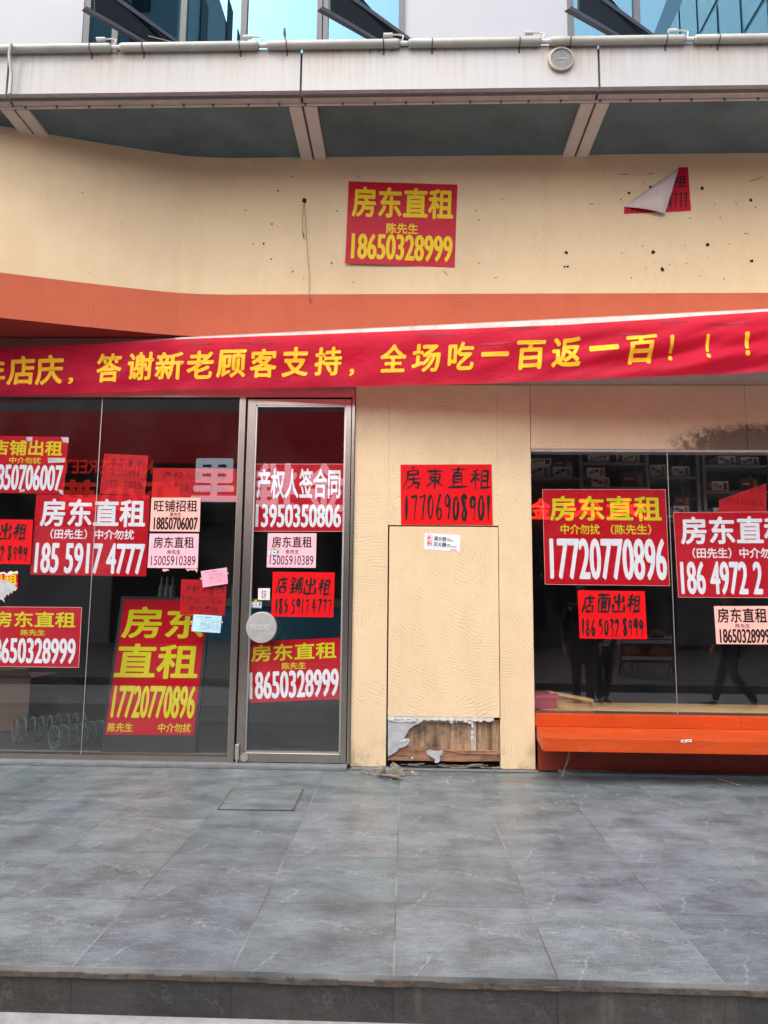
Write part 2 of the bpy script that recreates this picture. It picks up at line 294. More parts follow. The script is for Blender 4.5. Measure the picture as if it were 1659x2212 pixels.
CREAM = (0.70, 0.535, 0.335)
FZ0 = aty(850, 193, 5.22).z; FZ1 = aty(850, 103, 5.22).z
MT = dict(
    cream=stucco('cream_stucco', CREAM, marks=0.2), cream_up=stucco('cream_stucco_fascia', CREAM, seed=1.3, marks=0.05), cream_panel=stucco('cream_stucco_panel', CREAM, seed=3.7),
    cream_mould=stucco('cream_stucco_mould', (0.70, 0.50, 0.33), True, 9.1),
    orange=stucco('orange_stucco', (0.52, 0.122, 0.062), seed=5.3, marks=0.15),
    soffit_shaded=simple('shaded_orange_soffit', (0.30, 0.022, 0.016), 0.8),  # orange paint of the underside, its shade put into the colour
    tile=stone('grey_stone_tile'), riser=stone('dark_stone_riser', True),
    street=simple('street_paving', (0.31, 0.305, 0.295), 0.8, 0.2, 12, bump=0.4),
    alu=aluminium('brown_aluminium'), alu_light=aluminium('light_aluminium', (0.55, 0.54, 0.52), 0.4),
    strip=simple('stained_white_strip', (0.62, 0.58, 0.52), 0.5, 0.25, 6),
    glass=glass('shop_glass', (0.985, 0.99, 0.988)), glass_up=glass('upper_glass', (0.10, 0.14, 0.16), 2.5, 0.006, coat=(0.30, 0.60, 0.80)),
    white=simple('white_cladding', (0.31, 0.325, 0.355), 0.4, 0.03, 2), fascia=fascia('stained_white_fascia', (0.42, 0.413, 0.40)),
    trim=simple('pinkish_grey_trim', (0.42, 0.36, 0.33), 0.6, 0.15, 14), beam=simple('pale_beam_paint', (0.52, 0.46, 0.42), 0.6, 0.08, 6),
    soffit=simple('grey_green_soffit', (0.088, 0.128, 0.140), 0.65, 0.3, 2.2), black=simple('black_gap', (0.008, 0.008, 0.008), 0.9),
    darkframe=simple('dark_window_frame', (0.055, 0.06, 0.07), 0.4), shaded_sash=simple('shaded_sash_black', (0.008, 0.011, 0.013), 0.5, 0.1, spec=0.15),  # open sash is matte near-black: shade and dark reflection put into its colour
    pvc=simple('yellowed_tube_plastic', (0.40, 0.395, 0.345), 0.4, 0.12, 5), clamp=simple('rusty_clamp', (0.10, 0.085, 0.07), 0.7, 0.4, 30),
    cable=simple('grey_cable', (0.55, 0.55, 0.52), 0.5), lens=simple('dirty_lamp_lens', (0.12, 0.118, 0.11), 0.3, 0.4, 25), lampring=simple('lamp_ring', (0.36, 0.30, 0.23), 0.4),
    banner=paper('red_banner_cloth', (0.66, 0.010, 0.052), 0.5, 0.04, 0.4, 0.55), gold=paper('gold_banner_letters', (0.80, 0.43, 0.02), 0.55, 0.04, 0.15),
    red=paper('dark_red_poster', (0.45, 0.003, 0.013), 0.42, 0.07), red2=paper('crimson_poster', (0.45, 0.004, 0.020), 0.42, 0.07),
    vred=paper('bright_red_paper', (0.66, 0.002, 0.006), 0.6, 0.02, 0.12), fred=paper('faded_red_paper', (0.44, 0.009, 0.013), 0.6, 0.05),
    yellow=paper('yellow_print', (0.72, 0.50, 0.008), 0.45, 0.04), lime=paper('lime_yellow_print', (0.60, 0.56, 0.012), 0.45, 0.04),
    wht=paper('white_print', (0.72, 0.73, 0.77), 0.45, 0.03), ink=paper('black_ink', (0.014, 0.012, 0.012), 0.55, 0.1, 0.05),
    pink=paper('pink_paper', (0.82, 0.46, 0.52), 0.6, 0.02), salmon=paper('salmon_paper', (0.86, 0.44, 0.38), 0.6, 0.02), rpink=paper('receipt_pink', (0.85, 0.40, 0.50), 0.6, 0.02),
    blue=paper('receipt_blue', (0.45, 0.70, 0.80), 0.6, 0.02), pale=paper('pale_paper', (0.74, 0.66, 0.64), 0.6, 0.02), backp=paper('paper_back', (0.56, 0.48, 0.46), 0.65, 0.06, 0.3),
    tape=simple('clear_tape', (0.55, 0.52, 0.50), 0.25, 0.2, 30), orange_tape=simple('orange_tape', (0.75, 0.10, 0.02), 0.4), tan=simple('masking_tape', (0.62, 0.48, 0.32), 0.6),
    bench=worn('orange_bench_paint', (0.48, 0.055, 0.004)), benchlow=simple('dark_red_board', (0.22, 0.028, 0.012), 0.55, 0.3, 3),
    steel=simple('brushed_steel', (0.55, 0.54, 0.52), 0.38, 0.08, 20, metal=0.6), wood_v=wood('weathered_plank', (0.11, 0.055, 0.03), (0.52, 0.34, 0.20), 'Z', 0.9),
    wood_h=wood('rotten_batten', (0.10, 0.045, 0.025), (0.46, 0.24, 0.13), 'X', 0.85), pine=wood('pale_wood', (0.42, 0.24, 0.09), (0.60, 0.37, 0.15), 'X', 0.1),
    board=simple('grey_fibre_board', (0.36, 0.37, 0.38), 0.8, 0.2, 14, bump=0.2), plaster=simple('white_plaster', (0.58, 0.57, 0.54), 0.8, 0.15, 30, bump=0.5),
    meshtape=simple('mesh_tape', (0.42, 0.37, 0.32), 0.8, 0.25, 60), scrap=simple('debris_grey', (0.15, 0.147, 0.14), 0.8, 0.5, 30, bump=0.4), scrapb=simple('debris_brown', (0.19, 0.155, 0.115), 0.85, 0.5, 30, bump=0.4),
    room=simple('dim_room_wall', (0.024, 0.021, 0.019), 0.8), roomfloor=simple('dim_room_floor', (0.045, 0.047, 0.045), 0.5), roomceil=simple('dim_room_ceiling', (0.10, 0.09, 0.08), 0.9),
    green=simple('green_wire_net', (0.03, 0.085, 0.065), 0.6), greenrim=simple('pale_wire', (0.14, 0.18, 0.16), 0.5), carton=simple('brown_carton', (0.10, 0.065, 0.042), 0.8),
    counter=simple('grey_counter', (0.07, 0.078, 0.08), 0.5), teal=simple('blue_counter_glass', (0.03, 0.10, 0.15), 0.2), bottle=simple('bottle_glass', (0.10, 0.12, 0.11), 0.15),
    tub=simple('crimson_tub', (0.42, 0.03, 0.06), 0.4), handle_ink=simple('grey_print', (0.12, 0.12, 0.12), 0.5),
    opp=simple('opposite_wall', (0.42, 0.38, 0.33), 0.8, 0.1, 1.0), oppdark=simple('opposite_dark', (0.016, 0.016, 0.018), 0.6), shutter=simple('roller_shutter', (0.16, 0.16, 0.155), 0.5, 0.15, 2),
    oppsign=glow('glow_added_red_sign', (0.50, 0.008, 0.012), 0.42), letterw=glow('backlit_white_letter', (0.86, 0.92, 1.0), 1.0), letterr=glow('backlit_red_letter', (0.9, 0.03, 0.01), 1.1), ledr=glow('red_led_letter', (1.0, 0.02, 0.008), 8),  # red sign band's glow is added to brighten its reflection in the glass
    tower=simple('tower_panel', (0.50, 0.54, 0.52), 0.6, 0.06, 0.3), towerglass=simple('tower_glass', (0.30, 0.50, 0.62), 0.25, 0.2, 0.15), skin=simple('skin', (0.50, 0.28, 0.19), 0.6),
    jacket=simple('white_jacket', (0.80, 0.79, 0.76), 0.8), dark=simple('dark_clothes', (0.018, 0.018, 0.022), 0.8), hair=simple('black_hair', (0.01, 0.009, 0.008), 0.5), shoe=simple('dark_shoe', (0.04, 0.03, 0.025), 0.5),
    box=simple('pale_carton', (0.80, 0.78, 0.73), 0.7), boxmark=simple('carton_red_mark', (0.28, 0.03, 0.03), 0.7), boxdark=simple('carton_dark_mark', (0.06, 0.05, 0.05), 0.7), boxtan=simple('carton_tan_mark', (0.42, 0.18, 0.07), 0.7),
    rack=simple('grey_rack', (0.20, 0.215, 0.21), 0.6), cover=stone('hatch_stone'), sill=simple('grey_sill_stone', (0.15, 0.16, 0.165), 0.6, 0.2, 12), wirec=simple('old_wire', (0.30, 0.21, 0.14), 0.6), tower_pale=simple('tower_pale_panel', (0.62, 0.70, 0.66), 0.4, 0.05, 0.3),
)

# ------------------------------------------------------------------ mesh helpers
ORG = {}
class MB:
    def __init__(s): s.v = []; s.f = []
    def quad(s, a, b, c, d):
        n = len(s.v); s.v += [Vector(p) for p in (a, b, c, d)]; s.f.append((n, n+1, n+2, n+3)); return s
    def poly(s, pts):
        n = len(s.v); s.v += [Vector(p) for p in pts]; s.f.append(tuple(range(n, n+len(pts)))); return s
    def box(s, x0, x1, y0, y1, z0, z1):
        n = len(s.v)
        s.v += [Vector(p) for p in ((x0,y0,z0),(x1,y0,z0),(x1,y1,z0),(x0,y1,z0),(x0,y0,z1),(x1,y0,z1),(x1,y1,z1),(x0,y1,z1))]
        s.f += [tuple(n+i for i in q) for q in ((0,3,2,1),(4,5,6,7),(0,1,5,4),(1,2,6,5),(2,3,7,6),(3,0,4,7))]; return s
    def prism(s, pts, off):
        """polygon pts (any plane) swept by vector off"""
        n = len(s.v); k = len(pts); off = Vector(off)
        s.v += [Vector(p) for p in pts] + [Vector(p)+off for p in pts]
        s.f += [tuple(n+i for i in range(k)), tuple(n+k+i for i in reversed(range(k)))]
        s.f += [(n+(i+1) % k, n+i, n+k+i, n+k+(i+1) % k) for i in range(k)]; return s
    def tube(s, pts, r, seg=8, caps=True):
        pts = [Vector(p) for p in pts]; n0 = len(s.v); rs = r if isinstance(r, (list, tuple)) else [r]*len(pts)
        for i, p in enumerate(pts):
            t = (pts[min(i+1, len(pts)-1)] - pts[max(i-1, 0)]).normalized()
            a = t.cross(Vector((0, 0, 1)) if abs(t.z) < 0.9 else Vector((1, 0, 0))).normalized(); b = t.cross(a)
            for j in range(seg):
                an = 2*math.pi*j/seg; s.v.append(p + (a*math.cos(an) + b*math.sin(an))*rs[i])
        for i in range(len(pts)-1):
            for j in range(seg):
                s.f.append((n0+i*seg+j, n0+i*seg+(j+1) % seg, n0+(i+1)*seg+(j+1) % seg, n0+(i+1)*seg+j))
        if caps:
            s.f.append(tuple(n0+j for j in reversed(range(seg)))); s.f.append(tuple(n0+(len(pts)-1)*seg+j for j in range(seg)))
        return s
    def build(s, name, mat, parent=None, bevel=0.0, smooth=False, origin=None):
        lo = Vector([min(p[i] for p in s.v) for i in range(3)]); hi = Vector([max(p[i] for p in s.v) for i in range(3)])
        o = Vector(origin) if origin is not None else Vector(((lo.x+hi.x)/2, (lo.y+hi.y)/2, lo.z))
        me = bpy.data.meshes.new(name); me.from_pydata([p-o for p in s.v], [], s.f); me.update()
        bm = bmesh.new(); bm.from_mesh(me)
        if len(bm.faces) < 20000: bmesh.ops.recalc_face_normals(bm, faces=bm.faces)
        bm.to_mesh(me); bm.free()
        if smooth:
            for p in me.polygons: p.use_smooth = True
        ob = bpy.data.objects.new(name, me); COL.objects.link(ob); me.materials.append(mat)
        ORG[ob.name] = o
        if parent is not None: ob.parent = parent; ob.location = o - ORG[parent.name]
        else: ob.location = o
        if bevel:
            b = ob.modifiers.new('bevel', 'BEVEL'); b.width = bevel; b.segments = 2; b.limit_method = 'ANGLE'
        return ob
def tag(o, label=None, cat=None, group=None, kind=None):
    if label: o['label'] = label
    if cat: o['category'] = cat
    if group: o['group'] = group
    if kind: o['kind'] = kind
    return o
def empty(name, loc, label, cat, group=None):
    o = bpy.data.objects.new(name, None); COL.objects.link(o); o.location = loc; o.empty_display_size = 0.2
    ORG[o.name] = Vector(loc); return tag(o, label, cat, group)
def box(name, mat, parent, x0, x1, y0, y1, z0, z1, bevel=0.0): return MB().box(x0, x1, y0, y1, z0, z1).build(name, mat, parent, bevel)

# ------------------------------------------------------------------ lettering
_tc = {}
def glyphs(s):
    key = s
    if key in _tc: return _tc[key]
    c = bpy.data.curves.new('lettering_tmp', 'FONT'); c.body = s; c.resolution_u = 3
    o = bpy.data.objects.new('lettering_tmp', c); COL.objects.link(o)
    dg = bpy.context.evaluated_depsgraph_get(); me = bpy.data.meshes.new_from_object(o.evaluated_get(dg))
    bpy.data.objects.remove(o); bpy.data.curves.remove(c)
    vs = [(v.co.x, v.co.y) for v in me.vertices]; fs = [tuple(p.vertices) for p in me.polygons]
    bpy.data.meshes.remove(me)
    x0, x1 = min(v[0] for v in vs), max(v[0] for v in vs); y0, y1 = min(v[1] for v in vs), max(v[1] for v in vs)
    vs = [((x-x0)/(x1-x0), (y1-y)/max(1e-6, y1-y0)) for x, y in vs]
    _tc[key] = (vs, fs, x1-x0, max(1e-6, y1-y0)); return _tc[key]

STROKES = {
'1': [[(50,5),(48,50),(46,96)]], '7': [[(14,14),(50,12),(80,10),(66,50),(55,96)]], '0': [[(58,8),(30,22),(20,60),(42,92),(70,74),(76,34),(58,8)]],
'6': [[(68,4),(38,36),(22,68),(42,95),(72,84),(72,60),(44,58),(26,74)]], '9': [[(76,20),(50,7),(25,24),(34,48),(62,42),(77,16),(72,58),(60,96)]],
'8': [[(72,18),(48,6),(28,20),(48,45),(73,70),(50,95),(26,74),(50,46),(72,18)]], '5': [[(36,10),(30,42),(58,42),(74,66),(56,92),(24,88)], [(35,11),(78,8)]],
'3': [[(25,15),(54,6),(70,22),(44,45),(74,64),(60,92),(24,88)]], '2': [[(24,26),(46,7),(71,22),(58,54),(20,92),(82,88)]], '4': [[(50,6),(18,62),(88,58)], [(64,30),(60,97)]],
'房': [[(48,2),(56,12)],[(25,20),(75,18)],[(75,18),(73,36)],[(27,37),(73,36)],[(26,20),(25,55),(5,96)],[(52,42),(56,50)],[(30,58),(90,55)],[(55,58),(48,78),(25,98)],[(50,72),(80,71),(74,94),(62,90)]],
'東': [[(12,18),(88,16)],[(28,32),(28,60)],[(28,32),(74,30),(72,58)],[(29,46),(72,45)],[(29,60),(72,58)],[(50,2),(50,98)],[(47,60),(10,90)],[(53,60),(92,90)]],
'东': [[(18,16),(84,14)],[(48,2),(24,44),(84,42)],[(54,30),(54,92),(42,88)],[(34,58),(14,84)],[(68,56),(90,80)]],
'直': [[(20,14),(84,12)],[(53,1),(50,26)],[(32,28),(31,84)],[(32,28),(70,27),(70,84)],[(33,42),(69,41)],[(33,55),(69,54)],[(33,68),(69,67)],[(6,90),(96,86)]],
'租': [[(42,5),(14,18)],[(4,32),(50,29)],[(28,16),(27,98)],[(26,40),(4,70)],[(30,44),(46,58)],[(58,14),(57,88)],[(58,14),(86,12),(86,88)],[(59,38),(85,37)],[(59,60),(85,59)],[(46,91),(99,88)]],
'店': [[(50,2),(56,12)],[(20,18),(88,16)],[(22,18),(18,60),(4,97)],[(54,24),(54,58)],[(55,38),(82,37)],[(34,60),(33,94)],[(34,60),(78,58),(76,92)],[(35,90),(76,89)]],
'鋪': [[(24,2),(4,26)],[(22,8),(44,24)],[(12,32),(38,31)],[(8,48),(40,46)],[(25,32),(25,88)],[(10,62),(16,76)],[(38,58),(32,74)],[(4,92),(44,86)],[(50,20),(98,16)],[(88,4),(94,12)],[(56,34),(54,94)],[(56,34),(92,32),(92,92),(84,88)],[(57,52),(91,50)],[(57,70),(91,68)],[(74,3),(74,98)]],
'出': [[(50,2),(50,94)],[(20,16),(20,46)],[(20,46),(80,44)],[(80,14),(80,46)],[(10,58),(10,96)],[(10,95),(90,92)],[(90,56),(90,97)]],
'面': [[(6,10),(94,8)],[(50,10),(42,26)],[(14,28),(14,96)],[(14,28),(88,26),(87,96)],[(38,28),(38,90)],[(62,28),(62,90)],[(39,48),(61,47)],[(39,68),(61,67)],[(14,93),(87,91)]],
'产': [[(50,2),(52,12)],[(16,18),(84,15)],[(34,24),(40,36)],[(66,22),(56,38)],[(18,44),(92,40)],[(20,44),(18,72),(4,98)]],
'权': [[(4,30),(44,27)],[(25,4),(24,97)],[(24,34),(4,66)],[(28,40),(42,54)],[(50,22),(88,20),(72,60),(44,94)],[(54,36),(72,66),(98,94)]],
'人': [[(50,4),(40,50),(6,94)],[(48,42),(66,70),(96,92)]],
'签': [[(24,2),(8,22)],[(18,12),(44,11)],[(30,14),(34,24)],[(62,2),(50,20)],[(58,12),(92,10)],[(72,13),(76,23)],[(50,24),(8,56)],[(50,26),(94,54)],[(32,52),(68,51)],[(24,62),(32,80)],[(48,60),(52,78)],[(76,58),(64,82)],[(12,92),(90,90)]],
'合': [[(50,2),(6,48)],[(50,4),(94,46)],[(30,44),(70,43)],[(26,58),(27,96)],[(26,58),(74,57),(73,95)],[(27,92),(73,91)]],
'同': [[(14,8),(14,97)],[(14,8),(88,7),(87,95),(76,90)],[(32,28),(70,27)],[(34,44),(34,78)],[(34,44),(68,43),(67,77)],[(34,75),(67,74)]],
'中': [[(18,24),(20,62)],[(18,24),(82,22),(79,60)],[(20,60),(79,58)],[(50,2),(50,98)]], '介': [[(50,2),(6,46)],[(50,4),(94,44)],[(34,44),(32,70),(14,96)],[(66,42),(66,97)]],
'勿': [[(34,4),(8,44)],[(28,20),(90,18),(84,70),(70,96),(60,88)],[(48,22),(10,80)],[(68,22),(24,94)]],
'扰': [[(4,26),(42,24)],[(24,3),(24,90),(12,84)],[(4,64),(42,52)],[(50,36),(96,33)],[(66,6),(66,50),(44,96)],[(76,36),(74,88),(96,90),(96,74)],[(84,10),(92,22)]],
'约': [[(30,4),(8,30),(30,32),(6,60),(40,54)],[(6,90),(42,78)],[(62,6),(46,40)],[(56,24),(92,22),(86,94),(70,86)],[(58,46),(68,62)]],
}
def brush(s, wid, slant, jit, aspect):
    """handwritten line in the unit box; wid is the stroke width as a share of the line height, aspect = box width / height"""
    rr = random.Random(sum(ord(c)*(i+3) for i, c in enumerate(s)))
    vs, fs, lay = [], [], []
    adv = [(0.45 if c == ' ' else (0.72 if c in '1' else 1.0)) for c in s]; tot = sum(adv); x = 0
    k = 0
    for c, a in zip(s, adv):
        cw = a/tot
        if c != ' ':
            dy = rr.uniform(-jit, jit); scl = rr.uniform(0.94, 1.04)*(1-2*jit)
            for st in STROKES[c]:
                pts = [Vector((p[0]/100, p[1]/100)) + Vector((rr.uniform(-.018, .018), rr.uniform(-.018, .018))) for p in st]
                pts = [Vector(((x + cw*(0.03 + 0.94*p.x + slant*(0.5-p.y)))*aspect, 0.5 + dy + (p.y-0.5)*scl)) for p in pts]
                P = [pts[0]*2 - pts[1]] + pts + [pts[-1]*2 - pts[-2]]; cur = []
                tight = len(pts) > 3 and c.isdigit()
                for i in range(1, len(P)-2):
                    m = 7 if tight else 4
                    for j in range(m):
                        t = j/m
                        if tight: q = 0.5*((2*P[i]) + (P[i+1]-P[i-1])*t + (2*P[i-1]-5*P[i]+4*P[i+1]-P[i+2])*t*t + (3*P[i]-P[i-1]-3*P[i+1]+P[i+2])*t**3)
                        else: q = P[i].lerp(P[i+1], t)
                        cur.append(q)
                cur.append(pts[-1]); n0 = len(vs); L = len(cur); k += 1
                ph = rr.uniform(0, 6)
                for i, q in enumerate(cur):
                    t = (cur[min(i+1, L-1)] - cur[max(i-1, 0)]); t = t.normalized() if t.length > 1e-6 else Vector((1, 0)); nn = Vector((-t.y, t.x))
                    f = i/(L-1); wd = wid*(0.82 + 0.28*math.sin(ph + f*3.4))*(0.75 + 0.5*(1-f) if f < 0.85 else 0.55)
                    if i == 0: wd *= 0.6
                    for sg in (1, -1):
                        e = q + nn*wd*0.5*sg; vs.append((e.x/aspect, e.y)); lay.append(k)
                for i in range(L-1): fs.append((n0+2*i, n0+2*i+1, n0+2*i+3, n0+2*i+2))
        x += cw
    return vs, fs, lay

def letter_mesh(name, mat, parent, mapf, box_, s, bold=0.02, fat=0.0, hand=None, shear=0.0, step=None):
    """lay text s over box_ = (u0, v0, u1, v1) of a surface; mapf(u, v, lift) gives the point"""
    u0, v0, u1, v1 = box_
    mb = MB(); todo = []
    if hand:
        asp = hand.get('aspect', 4.0); vs, fs, lay = brush(s, hand.get('wid', 0.1), hand.get('slant', 0.05), hand.get('jit', 0.03), asp)
        todo.append((vs, fs, lay, None, 0.0))
    else:
        vs, fs, gw, gh = glyphs(s); ex, ey = (bold+fat)/gw, bold/gh
        cp = [(0, 0)] if not bold else [(0, 0), (1, 0), (-1, 0), (0, 1), (0, -1), (.7, .7), (-.7, .7), (.7, -.7), (-.7, -.7)]
        for i, (dx, dy) in enumerate(cp): todo.append((vs, fs, None, (dx*ex, dy*ey, ex, ey), i*0.00005))
    for vs, fs, lay, dd, up in todo:
        n0 = len(mb.v)
        for i, (a, b) in enumerate(vs):
            if dd: a, b = a*(1-2*dd[2]) + dd[2] + dd[0], b*(1-2*dd[3]) + dd[3] + dd[1]
            u = u0 + (u1-u0)*a; v = v0 + (v1-v0)*b + shear*(u-(u0+u1)/2)
            mb.v.append(Vector((u, v, up + (0.00006*(lay[i] % 12) if lay else 0))))
        mb.f += [tuple(n0+i for i in f) for f in fs]
    me = bpy.data.meshes.new('t'); me.from_pydata(mb.v, [], mb.f)
    if step:
        bm = bmesh.new(); bm.from_mesh(me)
        for ax, st in ((0, step[0]), (1, step[1])):
            lo = min(v.co[ax] for v in bm.verts); hi = max(v.co[ax] for v in bm.verts); q = math.floor(lo/st)*st + st
            no = Vector((1, 0, 0)) if ax == 0 else Vector((0, 1, 0))
            while q < hi:
                bmesh.ops.bisect_plane(bm, geom=bm.verts[:]+bm.edges[:]+bm.faces[:], plane_co=no*q, plane_no=no); q += st
        bm.to_mesh(me); bm.free()
    out = MB(); out.v = [mapf(v.co.x, v.co.y, v.co.z) for v in me.vertices]; out.f = [tuple(p.vertices) for p in me.polygons]
    bpy.data.meshes.remove(me)
    return out.build(name, mat, parent)

def sheet(name, label, cat, cs, Y, mat, texts=(), group=None, warp=0.0015, border=None, curl=None, parent=None, step=(0.12, 0.12), thick=0.0006, outline=None):
    """a sheet on the plane Y with its four corners TL TR BR BL surveyed; texts lie on it"""
    TL, TR, BR, BL = [aty(*c, Y) for c in cs]
    rr = random.Random(int(cs[0][0]*7+cs[0][1])); a, b, c_, d = [rr.uniform(0, 6) for _ in range(4)]
    W = (TR-TL).length; H = (BL-TL).length
    def w(u, v):
        q = 0.5 + 0.25*math.sin(u*W*14 + v*3 + a) + 0.25*math.sin(v*H*17 - u*2 + b)
        z = warp*q
        if curl: z += curl(u, v)
        return z
    def mapf(u, v, lift=0.0):
        p = (TL*(1-u) + TR*u)*(1-v) + (BL*(1-u) + BR*u)*v
        return p - Vector((0, w(u, v) + lift + 0.0012, 0))
    nx, ny = (26, 20) if (warp > 0.002 or curl) else (14, 10)
    mb = MB()
    for lay in (-0.0012, -0.0012-thick):
        n0 = len(mb.v)
        for j in range(ny+1):
            for i in range(nx+1):
                u, v = i/nx, j/ny
                if outline: u, v = outline(u, v)
                mb.v.append(mapf(u, v, lay))
        for j in range(ny):
            for i in range(nx):
                k = n0 + j*(nx+1) + i; mb.f.append((k, k+1, k+nx+2, k+nx+1))
    N = (nx+1)*(ny+1)
    rim = [i for i in range(nx+1)] + [j*(nx+1)+nx for j in range(1, ny+1)] + [ny*(nx+1)+i for i in range(nx-1, -1, -1)] + [j*(nx+1) for j in range(ny-1, 0, -1)]
    for i in range(len(rim)):
        p, q = rim[i], rim[(i+1) % len(rim)]; mb.f.append((p, q, q+N, p+N))
    o = mb.build(name, mat, parent)
    if label: tag(o, label, cat, group)
    if border:
        bw, bm_ = border; mu, mv = bw/W, bw/H
        m2 = MB()
        # a thin printed margin along the four edges, a hair above the sheet
        for (ua, va, ub, vb) in ((0, 0, 1, mv), (0, 1-mv, 1, 1), (0, mv, mu, 1-mv), (1-mu, mv, 1, 1-mv)):
            k = 16; hor = (ub-ua) > (vb-va)
            for i in range(k):
                if hor: q = (ua+(ub-ua)*i/k, va, ua+(ub-ua)*(i+1)/k, vb)
                else: q = (ua, va+(vb-va)*i/k, ub, va+(vb-va)*(i+1)/k)
                m2.quad(mapf(q[0], q[1]), mapf(q[2], q[1]), mapf(q[2], q[3]), mapf(q[0], q[3]))
        m2.build('margin', bm_, o)
    for t in texts:
        t = dict(t); bx = t.pop('box'); s = t.pop('s'); mt = t.pop('mat')
        if t.get('hand') is not None:
            hd = dict(t['hand']); hd['aspect'] = ((bx[2]-bx[0])*W)/((bx[3]-bx[1])*H); t['hand'] = hd
        letter_mesh('lettering', mt, o, mapf, bx, s, step=step, **t)
    return o, mapf

def T(s, mat, box_, bold=0.02, fat=0.0, **k): return dict(s=s, mat=MT[mat], box=box_, bold=bold, fat=fat, **k)
def NUM(s, mat, box_, fat=0.026, bold=0.014): return dict(s=s, mat=MT[mat], box=box_, bold=bold, fat=fat)
def HW(s, box_, wid=0.1, slant=0.05, jit=0.03): return dict(s=s, mat=MT['ink'], box=box_, hand=dict(wid=wid, slant=slant, jit=jit))

# ================================================================== THE SETTING
sb = aty(0, 2190, TY0).z
STREET = sb
mbx = MB().box(-60, 60, -60, TY0+0.02, STREET-0.4, STREET)
tag(mbx.build('street', MT['street']), kind='structure')
# raised stone terrace in front of the shop, with its slightly chipped nosing
mbx = MB(); mbx.box(-14, 14, TY0, 6.3, -0.03, 0.0)
tag(mbx.build('pavement', MT['tile'], bevel=0.0), kind='structure')
mbx = MB(); mbx.box(-14, 14, TY0+0.012, TY0+0.2, STREET-0.2, -0.034)
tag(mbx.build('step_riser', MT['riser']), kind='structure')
# chipped mortar nosing
mb = MB(); xs = -4.0; rr = random.Random(3)
while xs < 4.0:
    L = rr.uniform(0.03, 0.12); h = rr.uniform(0.006, 0.016); y = rr.uniform(0.002, 0.009)
    mb.box(xs, xs+L, TY0-y, TY0+0.013, -0.033-h*0.3, -0.018+rr.uniform(-0.005, 0.003)); xs += L*0.98
tag(mb.build('step_nosing', simple('brown_mortar', (0.075, 0.058, 0.045), 0.9, 0.5, 30, bump=0.5)), kind='structure')
tag(MB().box(-7, -0.47, 5.955, 6.4, 0.001, 0.03).build('sill', MT['sill'], bevel=0.004), kind='structure')
tag(MB().box(-0.44, 1.09, 6.0, 6.055, 0.001, 0.012).build('skirting', MT['sill'], bevel=0.004), kind='structure')
tag(MB().box(-9, 9, 6.42, 12.5, -0.02, 0.02).build('shop_floor', MT['roomfloor']), kind='structure')

# ------------------------------------------------------------------ the shop building
B = empty('shop_building', (0, D, 0), 'cream and orange shop building with glass shopfronts covered in red rental posters', 'building')
plan = [(-7.0, 4.5), (-5.0, 5.12), (-3.55, 5.575), (-2.85, 5.80), (-2.5, 5.905), (-2.25, 5.975), (-2.05, 6.022), (-1.85, 6.048), (-1.65, 6.06), (7.0, 6.06)]
ZB, ZO, ZT = 3.70, 4.095, 5.42
def wall_along(z0, z1, proud=0.0):
    mb = MB(); pts = []
    for i in range(len(plan)-1):
        a, b = Vector((*plan[i], 0)), Vector((*plan[i+1], 0)); n = 6 if i == len(plan)-2 else 4
        pts += [a.lerp(b, j/n) for j in range(n)]
    pts.append(Vector((*plan[-1], 0)))
    for i in range(len(pts)-1):
        a, b = pts[i], pts[i+1]
        mb.quad((a.x, a.y-proud, z0), (b.x, b.y-proud, z0), (b.x, b.y-proud, z1), (a.x, a.y-proud, z1))
    for i in range(len(pts)-1):
        a, b = pts[i], pts[i+1]
        mb.quad((a.x, a.y+0.24, z0), (b.x, b.y+0.24, z0), (b.x, b.y+0.24, z1), (a.x, a.y+0.24, z1))
    return mb
wall_along(ZO, ZT).build('fascia_wall', MT['cream_up'], B)
wall_along(ZB, ZO, 0.003).build('orange_band', MT['orange'], B)
mb = MB(); pts = [(x, y, ZB) for x, y in plan] ; mb.prism(pts + [(7, 6.5, ZB), (-7, 6.5, ZB)], (0, 0, 0.02)); mb.build('soffit_board', MT['soffit_shaded'], B)
